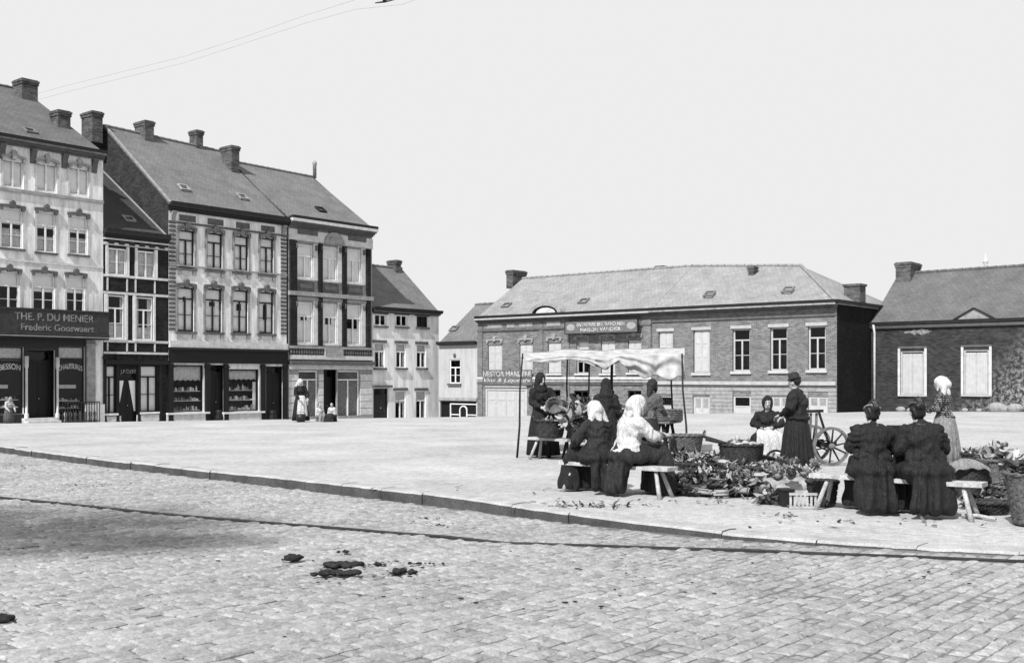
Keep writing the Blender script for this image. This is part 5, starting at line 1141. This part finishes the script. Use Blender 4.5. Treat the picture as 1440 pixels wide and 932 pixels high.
o = leaves('leafy_greens', (b.location.x, b.location.y, .45), .24, .2, .16, 90, .16, .09, (.2, .45, .6)); tag(o, 'pale leaves filling the tall basket right of the hamper', 'vegetables', None, 'stuff')
wicker('shallow_basket', at(1392, 12.9), .2, .25, .14, 'wicker_dark', .8, 0, 0, label='shallow dark basket on the ground by the right bench leg')
b = wicker('big_basket', at(1462, 11.9), .27, .36, .56, 'wicker', .9, 0, 1, label='big wicker basket cut by the right edge of the photo', stakes=12)
o = leaves('leafy_greens', (b.location.x, b.location.y, .52), .33, .3, .14, 170, .14, .06, (.04, .1, .25), flat=.05); tag(o, 'dark greens heaped in the big basket at the right edge', 'vegetables', None, 'stuff')
for px, py, r1, hh, m, lb in ((1432, 716, .22, .26, 'wicker', 'small wicker basket between the big basket and the stick'), (1428, 690, .24, .34, 'wicker_dark', 'dark basket stacked behind the big basket at right'), (1378, 664, .22, .3, 'wicker_dark', 'dark basket behind the hamper, left of the broad basket')):
    p = G(px, py); b = wicker('round_basket', (p.x, p.y+.2, 0), r1*.8, r1, hh, m, .9, 0, 0, label=lb)
    o = leaves('leafy_greens', (p.x, p.y+.2, hh-.03), r1*.9, r1*.75, .1, 60, .1, .04, (.06, .2, .4), flat=.05); tag(o, 'greens in the '+lb, 'vegetables', None, 'stuff')
o = leaves('leafy_heap', tuple(at(1440, 14.6)), .3, .3, .4, 240, .12, .05, (.03, .06, .2)); tag(o, 'dark leafy heap at the back right behind the big basket', 'vegetables', None, 'stuff')
o = MB().tube([at(1352, 12.5, .03), at(1375, 12.45, .035), at(1400, 12.2, .03)], [.022, .025, .018], 8).build('loose_stick', 'wood_pale', None, True); tag(o, 'pale loose stick lying on the ground by the right bench leg', 'stick')
# litter and dung
def lumps(name, loc, items, label, m='dung', cat='dung'):
    mb = MB()
    for dx, dy, s in items:
        e_ = MB().ell((dx, dy, s*.35), (s*1.05, s, s*.52), None, 10, 7); k = RN.random()*9
        mb.add([(x+s*.35*noise.noise(Vector((x*22, y*22, k))), y+s*.35*noise.noise(Vector((x*22, y*22, k+5))), max(-.01, z+s*.3*noise.noise(Vector((x*25, y*25, z*25+k))))) for x, y, z in e_.v], e_.f)
    o = mb.build(name, m, None, True); o.location = (loc[0], loc[1], road_at(loc[0], loc[1])+.002); tag(o, label, cat); return o
rz_ = lambda px, py: G(px, py, -.12)
rn = random.Random(3)
lumps('dung_heap', rz_(411, 790), [(0, 0, .07), (.035, .02, .06), (-.05, .01, .03), (-.09, .0, .018)], 'single rounded dung lump left of the others on the road')
lumps('dung_heap', rz_(480, 800), [(rn.uniform(-.16, .16), rn.uniform(-.05, .12), rn.uniform(.02, .055)) for _ in range(22)], 'broad broken dung heap in the middle of the road, farther half')
lumps('dung_heap', rz_(474, 815), [(rn.uniform(-.2, .16), rn.uniform(-.05, .06), rn.uniform(.02, .05)) for _ in range(20)], 'broad broken dung heap in the middle of the road, nearer half')
lumps('dung_heap', rz_(567, 813), [(-.04, 0, .055), (-.01, .03, .045), (.07, -.01, .042), (.1, .0, .03), (-.09, -.02, .015)], 'double dung lump to the right of the broken heap')
lumps('dung_heap', rz_(531, 797), [(0, 0, .038), (.07, -.08, .016)], 'small dung lump between the heap and the double lump')
lumps('dung_heap', rz_(600, 799), [(rn.uniform(-.16, .16), rn.uniform(-.02, .02), rn.uniform(.01, .022)) for _ in range(9)], 'thin line of dung crumbs at the right')
lumps('dung_heap', rz_(486, 779), [(0, 0, .035), (-.07, -.01, .02)], 'flat dung lump behind the broken heap')
mb = MB(); rn = random.Random(8)
for cx, cy, sx, sy_, n in ((520, 805, 90, 20, 70), (130, 680, 60, 6, 40), (25, 655, 25, 4, 20), (645, 735, 40, 5, 22), (600, 725, 30, 4, 14), (700, 840, 400, 60, 26), (1200, 815, 200, 20, 16)):
    for _ in range(n):
        px = rn.gauss(cx, sx*.5); py = max(640, rn.gauss(cy, sy_*.5)); p = G(px, py, -.1); s = rn.uniform(.004, .012)
        e_ = MB().ell((p.x, p.y, road_at(p.x, p.y)+s*.2), (s*rn.uniform(1, 2.5), s, s*.5), None, 6, 4); mb.add(e_.v, e_.f)
tag(mb.build('road_litter', 'dung', None, True, False), 'dark crumbs and straw scattered over the road', 'litter', None, 'stuff')
mb = MB()
for cx, cy, sx, sy_, n in ((840, 711, 90, 5, 70), (1240, 735, 160, 6, 22), (1100, 725, 60, 5, 14), (620, 690, 200, 18, 8), (990, 705, 80, 6, 18)):
    for _ in range(n):
        px = rn.gauss(cx, sx*.5); py = rn.gauss(cy, sy_*.5); p = G(px, py); vs, fs = leaf_geo(rn, rn.uniform(.04, .13), rn.uniform(.015, .05))
        Mt = Matrix.Translation((p.x, p.y, gz(p.x, p.y)+.012)) @ Matrix.Rotation(rn.random()*6.28, 4, 'Z') @ Matrix.Rotation(rn.gauss(0, .2), 4, 'X'); mb.add([Mt @ v for v in vs], fs, rn.choice((.04, .1, .2)))
tag(mb.build('leaf_litter', 'leaf', None, True, False), 'trampled leaves scattered on the square by the benches', 'litter', None, 'stuff')
lumps('dung_heap', rz_(1, 878), [(0, 0, .07), (-.05, .03, .06), (.02, .05, .05)], 'dung lump cut by the left edge of the photo')
# overhead tram wires
def wire_pt(px, py, zz): Y = (zz-EH)*FO/(HY-py); return Vector(((px-CX)/FO*Y, Y, zz))
for dy, lb in ((0, 'upper of the two thin overhead tram wires'), (9, 'lower of the two thin overhead tram wires')):
    pts = [wire_pt(px, py+dy, 6.05) for px, py in ((-400, 245), (0, 146), (100, 119), (258, 80), (345, 52), (430, 22+dy*.2), (500, 0+dy*.5), (565, -22+dy*2.2), (640, -50+dy*2.4), (900, -130))]
    o = MB().tube(pts, .0011, 5).build('overhead_wire', 'iron', None, True); tag(o, lb, 'wire', 'overhead tram wires')
p = wire_pt(541, 1, 6.05); e = empty('wire_hanger', p); tag(e, 'dark insulated hanger on the tram wires at the top edge', 'insulator')
MB().lathe([(.001, -.02), (.02, -.02), (.03, .02), (.02, .06), (.012, .1), (.001, .1)], 12).build('insulator', 'iron', e, True); MB().tube([(-.12, .06, -.01), (.0, 0, -.015), (.14, -.07, -.01)], [.006, .012, .006], 6).build('clamp', 'iron', e, True)
# ------------------------------------------------------------------ people
def person(label, loc, face, pose='stand', S=1., lean=0., slean=0., turn=0., nod=0., arms=None, top='cloth_black', bot='cloth_black', apron=None, head=None, head_m='cloth_white', shawl=None, male=False, drape=True, hem=.33, group=None, clog='clog', sleeve=None, child=False, z=None, spread=.13, bend=0., bulk=1., collar=None):
    """local frame: +Y is where the person faces, +X the right hand"""
    e = empty('person', (loc[0], loc[1], gz(loc[0], loc[1]) if z is None else z), math.atan2(-face[0], face[1])); e.scale = (S, S, S); tag(e, label, 'person', group)
    V = Vector
    if pose == 'stand':
        Pz = .86-.02; P = V((0, -bend*.25, Pz)); W = V((slean*.15, -bend*.1+lean*.08, 1.0)); C = V((slean*.4, lean*.25, 1.19)); N = V((slean*.62, lean*.45, 1.37)); Hc = V((slean*.75, lean*.6+.02, 1.495))
        K = [V((s*.1, .02, .47)) for s in (-1, 1)]; A = [V((s*.1, -.02, .09)) for s in (-1, 1)]
    else:
        P = V((0, 0, .52)); W = V((slean*.12, lean*.1, .66)); C = V((slean*.4, lean*.3, .85)); N = V((slean*.65, lean*.52, 1.02)); Hc = V((slean*.8, lean*.7+.02, 1.145))
        K = [V((s*spread, .42, .52)) for s in (-1, 1)]; A = [V((s*spread, .43, .10)) for s in (-1, 1)]
    up = (N-C).normalized(); rt = V((1, 0, -slean*.3)).normalized()
    Sh = [N-up*(.075 if male else .095)+rt*s*.16 for s in (-1, 1)]
    if arms is None: arms = [((-.22, .05, Sh[0].z-.27), (-.16, .2, Sh[0].z-.42)), ((.22, .05, Sh[0].z-.27), (.16, .2, Sh[0].z-.42))]
    E_ = [V(a[0]) for a in arms]; Wr = [V(a[1]) for a in arms]
    Rh = Matrix.Rotation(-turn, 3, 'Z') @ Matrix.Rotation(-nod, 3, 'X'); hp = lambda x, y, zz: Hc+Rh @ V((x, y, zz))
    mb = MB(); hs = 1.12 if child else 1.
    mb.ell(P, (.155, .115, .12)); mb.cap(P, .12, W, .105); mb.cap(W, .105, C, .125); mb.ell(C, (.155, .11, .17)); mb.cap(Sh[0], .055, Sh[1], .055); mb.cap(N-up*.06, .055, Hc-V((0, 0, .06)), .05)
    mb.ell(hp(0, 0, .012), (.074*hs, .092*hs, .105*hs), Rh); mb.ell(hp(0, .025, -.055), (.052, .062, .06), Rh); mb.cap(hp(0, .085, .015), .010, hp(0, .105, -.018), .014); mb.ell(hp(0, .07, -.062), (.03, .028, .018), Rh)
    for s in (-1, 1): mb.ell(hp(s*.076, -.005, -.01), (.012, .02, .032), Rh)
    hands = MB()
    for i, s in enumerate((-1, 1)):
        mb.cap(Sh[i], .05, E_[i], .038); mb.cap(E_[i], .038, Wr[i], .027)
        d = (Wr[i]-E_[i]).normalized(); x = d.cross(V((0, 0, 1))); x = x.normalized() if x.length > .1 else V((1, 0, 0)); nrm = x.cross(d).normalized()
        pal = Wr[i]+d*.075; mb.cap(Wr[i], .026, pal, .033); kn = pal+d*.015
        for f, (off, ln) in enumerate(((-.027, .055), (-.009, .066), (.009, .07), (.027, .062))):
            b0 = kn+x*off*s; b1 = b0+d*ln*.5-nrm*.012; b2 = b1+d*ln*.32-nrm*.03; hands.tube([b0-d*.02, b0, b1, b2], [.009, .0095, .0085, .007], 6)
        t0 = Wr[i]+d*.02+x*(.028)*s; t1 = t0+d*.035+x*.022*s; hands.tube([Wr[i]+d*.012, t0, t1, t1+d*.028-nrm*.012], [.011, .0115, .010, .008], 6)
        hip = P+V((s*.085, 0, -.02)); mb.cap(hip, .088, K[i], .058); mb.cap(K[i], .056, A[i], .036); mb.cap(A[i], .036, A[i]+V((0, .05, -.045)), .04); mb.cap(A[i]+V((0, -.04, -.05)), .036, A[i]+V((0, .13, -.06)), .032)
    eye = [hp(s*.031, .086, .018) for s in (-1, 1)]; mo = hp(0, .09, -.052); brow = [hp(s*.032, .088, .04) for s in (-1, 1)]
    def pick(c):
        if c.z < .135: return 2
        if min((c-q).length for q in eye) < .014 or (abs((c-mo).z) < .007 and (c-mo).length < .022): return 1
        if any(abs((c-q).z) < .006 and (c-q).length < .02 for q in brow): return 1
        return 0
    voxel(mb, .0125, 2, .0, None, ('skin', 'skin_dark', clog), 'body', e, pick, hands)
    # bodice with sleeves
    rn = RN.random()*40
    wr = lambda a: (lambda c: a*(noise.noise(c*13+V((rn, 0, 0)))+.7*noise.noise(V((c.x*32, c.y*32, c.z*8+rn)))+.7*math.sin(c.z*70+9*noise.noise(c*6+V((0, rn, 0))))*max(0, noise.noise(c*5+V((rn, 3, 0))))*2))
    b = MB(); b.cap(W-V((0, 0, .05)), .128*bulk, C, .145*bulk); b.ell(C, (.178*bulk, .14*bulk, .18)); b.cap(Sh[0], .066*bulk, Sh[1], .066*bulk); b.cap(Sh[0].lerp(N, .15), .06*bulk, N-up*.03, .058); b.cap(Sh[1].lerp(N, .15), .06*bulk, N-up*.03, .058)
    if bot and not male: b.cap(W-V((.08, 0, .03)), .12*bulk, W-V((-.08, 0, .03)), .12*bulk); b.ell(W-V((0, .01, .09)), (.2*bulk, .17*bulk, .06)); b.cap(N-up*.06, .075, N-up*.005, .062)
    if not male: b.ell(C+V((0, .07, -.02)), (.13, .085, .1))
    for i in range(2):
        b.cap(Sh[i], .08*bulk, E_[i], .066*bulk); b.cap(E_[i], .064*bulk, Wr[i]-(Wr[i]-E_[i]).normalized()*.03, .042)
    voxel(b, .0155, 3, None, wr(.017), (top,), 'bodice' if not male else 'jacket', e)
    if collar:
        MB().tube([N-up*.005+V((.064*math.cos(t), .07*math.sin(t)-.002, .012*math.sin(t))) for t in [2*PI*k/20 for k in range(21)]], .014, 6).build('collar', collar, e, True)
    if sleeve:
        for i in range(2):
            q = MB().cap(E_[i].lerp(Sh[i], .1), .068, Wr[i].lerp(E_[i], .25), .056); voxel(q, .014, 3, None, wr(.009), (sleeve,), 'sleeve', e)
    # skirt / trousers
    if bot:
        if pose == 'stand' and not male:
            ph = [RN.uniform(.6, 1.3) for _ in range(40)]; sd_ = RN.random()*20
            def pl(r, zz, a):
                f = max(0, min(1, (1.0-zz)/.9)); return r*(1+f*.075*math.sin(a*17+1.5*math.sin(a*3+sd_))+f*.05*noise.noise(V((math.cos(a)*3, math.sin(a)*3, zz*1.5+sd_)))), zz
            o = MB().lathe([(.05, 1.04), (.135, 1.04), (.15, .99), (.2, .9), (.235, .78), (.265, .6), (.295, .35), (hem, .055), (hem-.02, .045), (.1, .06)], 110, (0, 0, 0), pl, .84)
            o.v = [(x+(W.x)*min(1, max(0, (zz-.5)/.5)), y+(W.y if zz > .8 else W.y*zz/.8), zz) for x, y, zz in o.v]; o.build('skirt', bot, e, True)
        elif male:
            q = MB()
            for i, s in enumerate((-1, 1)): hip = P+V((s*.085, 0, 0)); q.cap(hip, .115, K[i], .085); q.cap(K[i], .082, A[i]+V((0, 0, .02)), .07)
            q.ell(P, (.175, .135, .14)); voxel(q, .0155, 3, .06, wr(.012), (bot,), 'trousers', e)
        else:
            q = MB(); q.cap(W-V((0, 0, .02)), .14, P, .18); q.ell(P+V((0, .0, -.02)), (.30, .23, .14))
            for i, s in enumerate((-1, 1)):
                q.cap(P+V((s*.1, .02, .0)), .145, K[i]+V((0, .02, .0)), .12); q.cap(K[i]+V((0, .02, -.02)), .13, A[i]+V((s*.05, .03, -.02)), .15)
            q.cap(P+V((0, .2, .0)), .13, (K[0]+K[1])/2, .11); q.cap((K[0]+K[1])/2+V((0, .02, -.05)), .12, (A[0]+A[1])/2+V((0, .03, -.03)), .15)
            if drape:
                for s in (-1, -.5, 0, .5, 1): k_ = RN.uniform(-.02, .02); q.cap(P+V((s*.10, -.08, -.02)), .11, V((s*.15+k_, -.20+abs(s)*.05+k_, .10+RN.uniform(-.02, .05))), .075+RN.uniform(0, .03))
            sd_ = RN.random()*20
            def pf(c):
                a = math.atan2(c.x, c.y-.1); k = max(0, min(1, (.68-c.z)/.4)); return k*.026*math.sin(a*13+2.5*math.sin(a*3+sd_)+2*c.z)+.012*noise.noise(c*9+V((sd_, 0, 0)))+.012*math.sin(c.x*34+c.z*16+sd_)*(1-k*.5)
            voxel(q, .0175, 3, .035, pf, (bot,), 'skirt', e)
    if apron:
        if pose == 'stand':
            def ap(u, v):
                a = PI/2+(u-.5)*(1.5+.3*v); zz = 1.0-.78*v; r = (.155+.06*min(1, v*4)+.075*v)+.012*math.sin(u*22+v*3)*v
                return (r*math.cos(a)+W.x*(1-v), r*.88*math.sin(a)+W.y*(1-v)+.035, zz)
        else:
            path = [V((0, .15, .72)), V((0, .25, .69)), V((0, .42, .68)), V((0, .56, .64)), V((0, .6, .5)), V((0, .6, .34)), V((0, .61, .22))]
            def ap(u, v):
                t = v*(len(path)-1); i = min(int(t), len(path)-2); p = path[i].lerp(path[i+1], t-i); x = (u-.5)*(.3+.26*v)
                return (x+.02*math.sin(v*7), p.y-.25*x*x*(1 if v > .6 else 0)+.012*math.sin(u*19+v*4), p.z-1.1*x*x*(1-v)+.012*math.sin(u*15+v*6))
        MB().sheet(ap, 26, 16, .008).build('apron', apron, e, True)
    if shawl:
        q = MB(); q.cap(Sh[0]+V((0, .0, -.01)), .088, Sh[1]+V((0, 0, -.01)), .088); q.cap(N-up*.03, .085, C+V((0, -.04, -.02)), .165)
        for i in range(2): q.cap(Sh[i], .085, Sh[i].lerp(E_[i], .55), .075)
        voxel(q, .0155, 3, None, wr(.013), (shawl,), 'shawl', e)
    # head covering
    if head == 'kerchief':
        q = MB(); q.ell(hp(0, -.022, .03), (.098, .108, .118), Rh); q.cap(hp(0, -.075, .0), .075, hp(0, -.10, -.10), .062); q.cap(hp(0, -.1, -.08), .06, V(hp(0, -.14, -.2)), .035)
        for s in (-1, 1): q.cap(hp(s*.07, -.01, 0), .035, hp(s*.05, .035, -.10), .022)
        voxel(q, .012, 2, None, wr(.009), (head_m,), 'kerchief', e)
    elif head == 'bonnet':                               # wide starched kerchief that stands out behind
        q = MB(); q.ell(hp(0, -.015, .035), (.1, .118, .112), Rh); q.cap(hp(0, -.06, .04), .092, hp(0, -.12, -.02), .08)
        for s in (-1, 0, 1): q.cap(hp(s*.05, -.08, -.02), .065, hp(s*.125, -.125+abs(s)*.05, -.19), .04)
        for s in (-1, 1): q.cap(hp(s*.075, -.01, 0), .035, hp(s*.06, .035, -.11), .025)
        voxel(q, .012, 7, None, wr(.005), (head_m,), 'kerchief', e)
    elif head == 'hood':
        q = MB(); q.ell(hp(0, -.02, .025), (.1, .11, .13), Rh); q.cap(hp(0, -.04, -.03), .095, N+V((0, -.02, -.05)), .14)
        voxel(q, .014, 2, None, wr(.01), (head_m,), 'hood', e)
    elif head == 'hat':
        q = MB(); q.ell(hp(0, -.025, .03), (.085, .1, .1), Rh); voxel(q, .012, 2, None, None, ('hair',), 'hair', e)
        o = MB().lathe([(.001, .0), (.112, -.022), (.118, -.014), (.092, .008), (.09, .06), (.066, .092), (.001, .1)], 28).build('hat', head_m, e, True); o.location = hp(0, -.012, .075); o.rotation_euler = (Rh.to_euler().x-.08, 0, Rh.to_euler().z)
    else:
        q = MB(); q.ell(hp(0, -.024, .03), (.086, .094, .1), Rh); q.ell(hp(0, -.03, -.01), (.08, .075, .085), Rh)
        if head == 'bun': q.ell(hp(0, -.07, .115), (.06, .055, .05), Rh); q.ell(hp(0, -.11, .06), (.05, .04, .05), Rh)
        voxel(q, .012, 2, None, lambda c: .006*math.sin(c.x*160+c.z*60), ('hair',), 'hair', e)
        if head == 'bun':
            mbb = MB().tube([hp(.09*math.cos(t), -.015+.1*math.sin(t)*.9, .075+.02*math.sin(t*2)) for t in [2*PI*k/24 for k in range(25)]], .011, 6); mbb.build('hair_band', head_m, e, True)
    return e

# women at the stall
person('woman in black standing behind the narrow bench, holding a round loaf-like basket', at(764, 22.0), (.25, -1), 'stand', 1.04, .18, .12, -.35, .2, [((-.25, .08, 1.08), (-.02, .27, 1.02)), ((.24, .06, 1.06), (.12, .28, .98))], 'cloth_black', 'cloth_black', None, 'hood', 'cloth_black', hem=.32, clog='shoe')
o = wicker('round_basket', at(779, 21.62, .80), .12, .16, .17, 'wicker', 1, 0, 0, label='small round basket held before the standing woman in black'); o.rotation_euler = (math.radians(70), 0, 0); o.location.z = 1.0
person('seated woman with white kerchief and dark back, left of the pair on the bench', at(843, 15.2), (-.55, .85), 'sit', 1.0, .3, .1, .2, .35, [((-.27, .2, .72), (-.15, .42, .62)), ((.27, .2, .72), (.12, .42, .62))], 'cloth_dark', 'cloth_black', None, 'bonnet', 'cloth_white', None, bulk=1.15)
person('seated woman in white blouse and white kerchief, right of the pair on the bench', at(880, 14.9), (.92, .38), 'sit', 1.07, .2, .05, -.2, .25, [((-.22, .22, .78), (-.05, .42, .72)), ((.22, .26, .76), (.12, .50, .76))], 'cloth_white', 'cloth_dark', None, 'bonnet', 'cloth_white', None, sleeve='striped', bulk=1.18)
person('dark hooded woman standing at the trestle table behind the seated pair', at(852, 19.6), (.1, 1), 'stand', .97, .1, 0, 0, .1, None, 'cloth_black', 'cloth_black', None, 'hood', 'cloth_black')
person('woman with dark kerchief and white collar standing behind the white blouse', at(908, 19.4), (.55, .8), 'stand', .97, .2, .1, 0, .15, [((-.24, .1, 1.08), (-.1, .32, .98)), ((.25, .1, 1.1), (.24, .36, .96))], 'cloth_mid', 'cloth_dark', None, 'kerchief', 'cloth_dark', None, collar='cloth_white')
# right-hand group
stl = empty('low_stool', at(1080, 19.75)); tag(stl, 'low stool under the seated woman with the white apron', 'stool'); MB().box(-.2, .2, -.15, .15, .38, .42).build('seat', 'wood_dark', stl)
for sx in (-1, 1):
    for sy_ in (-1, 1): MB().bar((sx*.15, sy_*.1, .379), (sx*.18, sy_*.13, -.01), .04, .04).build('leg', 'wood_dark', stl)
person('seated woman facing the camera in dark jacket with white apron', at(1079, 19.7), (-.18, -1), 'sit', 1.0, .1, 0, .05, .15, [((-.25, .06, .78), (-.06, .3, .72)), ((.25, .06, .78), (.06, .3, .70))], 'cloth_black', 'cloth_black', 'cloth_white', 'kerchief', 'cloth_black', None, drape=False)
person('figure in long dark coat and round hat standing beside the handcart', at(1121, 18.4), (-.8, .45), 'stand', 1.02, .05, 0, .1, .15, [((-.26, .04, 1.08), (-.12, .26, .95)), ((.26, .04, 1.08), (.14, .26, .93))], 'cloth_black', 'cloth_black', None, 'hat', 'cloth_dark', 'cloth_dark', hem=.36, bulk=1.2)
person('seated woman in black with hair bun, left of the pair on the long bench', at(1228, 12.95), (.2, 1), 'sit', 1.03, .16, 0, -.35, .12, [((-.24, .1, .76), (-.1, .34, .68)), ((.24, .12, .76), (.2, .38, .66))], 'cloth_black', 'cloth_black', None, 'bun', 'cloth_grey', None, bulk=1.15, collar='cloth_grey')
person('seated woman in black with ornamented cap, right of the pair on the long bench', at(1303, 12.6), (-.12, 1), 'sit', 1.06, .18, -.04, .15, .12, [((-.25, .1, .74), (-.14, .36, .66)), ((.25, .1, .74), (.16, .36, .66))], 'cloth_black', 'cloth_black', None, 'bun', 'cloth_mid', None, bulk=1.22, collar='cloth_mid')
person('standing woman in white kerchief, checked bodice and grey pleated skirt', at(1329, 19.3), (-.75, .5), 'stand', 1.0, .1, 0, .1, .1, [((-.24, .08, 1.08), (-.12, .28, 1.02)), ((.26, .0, 1.06), (.24, .08, .82))], 'checked', 'cloth_grey', None, 'bonnet', 'cloth_white', None, hem=.3)
# figures out on the square
person('distant woman with white kerchief and apron before the ornate house', at(423, 41.5), (.45, -.8), 'stand', 1.0, .25, .1, 0, .3, [((-.25, .08, 1.06), (-.16, .3, .88)), ((.25, .08, 1.06), (.14, .3, .86))], 'cloth_black', 'cloth_black', 'cloth_white', 'bonnet', 'cloth_white')
e = empty('dark_bucket', at(423, 41.0)); e.location.z = gz(e.location.x, e.location.y); tag(e, 'dark bucket at the feet of the distant woman', 'bucket'); MB().lathe([(.001, 0), (.15, 0), (.19, .3), (.17, .3), (.13, .02), (.001, .02)], 20).build('bucket_body', 'dark_paint', e, True); MB().tube([(.18*math.cos(PI*k/10), 0, .29+.1*math.sin(PI*k/10)) for k in range(11)], .008, 6).build('bail', 'iron', e, True)
person('small child in pale smock sitting on the ground, nearer the distant woman', at(450, 41.4), (.5, -.8), 'sit', .62, .2, .1, 0, .1, None, 'cloth_white', 'cloth_grey', None, None, child=True, drape=True, z=gz(-7.3, 41.4)-.1, group='children on the square')
person('dark-haired child in white smock sitting on the ground farther right', at(467, 41.2), (-.3, -.9), 'sit', .64, .25, -.1, 0, .3, None, 'cloth_white', 'cloth_dark', None, None, child=True, z=gz(-6.8, 41.2)-.1, group='children on the square')
person('child in white shirt at the left edge before the shop front', at(12, 43.5), (.7, -.5), 'stand', .66, .5, .15, 0, .3, [((-.27, .15, 1.0), (-.2, .36, .82)), ((.27, .15, 1.0), (.2, .36, .82))], 'cloth_white', 'cloth_mid', None, None, child=True, hem=.26)
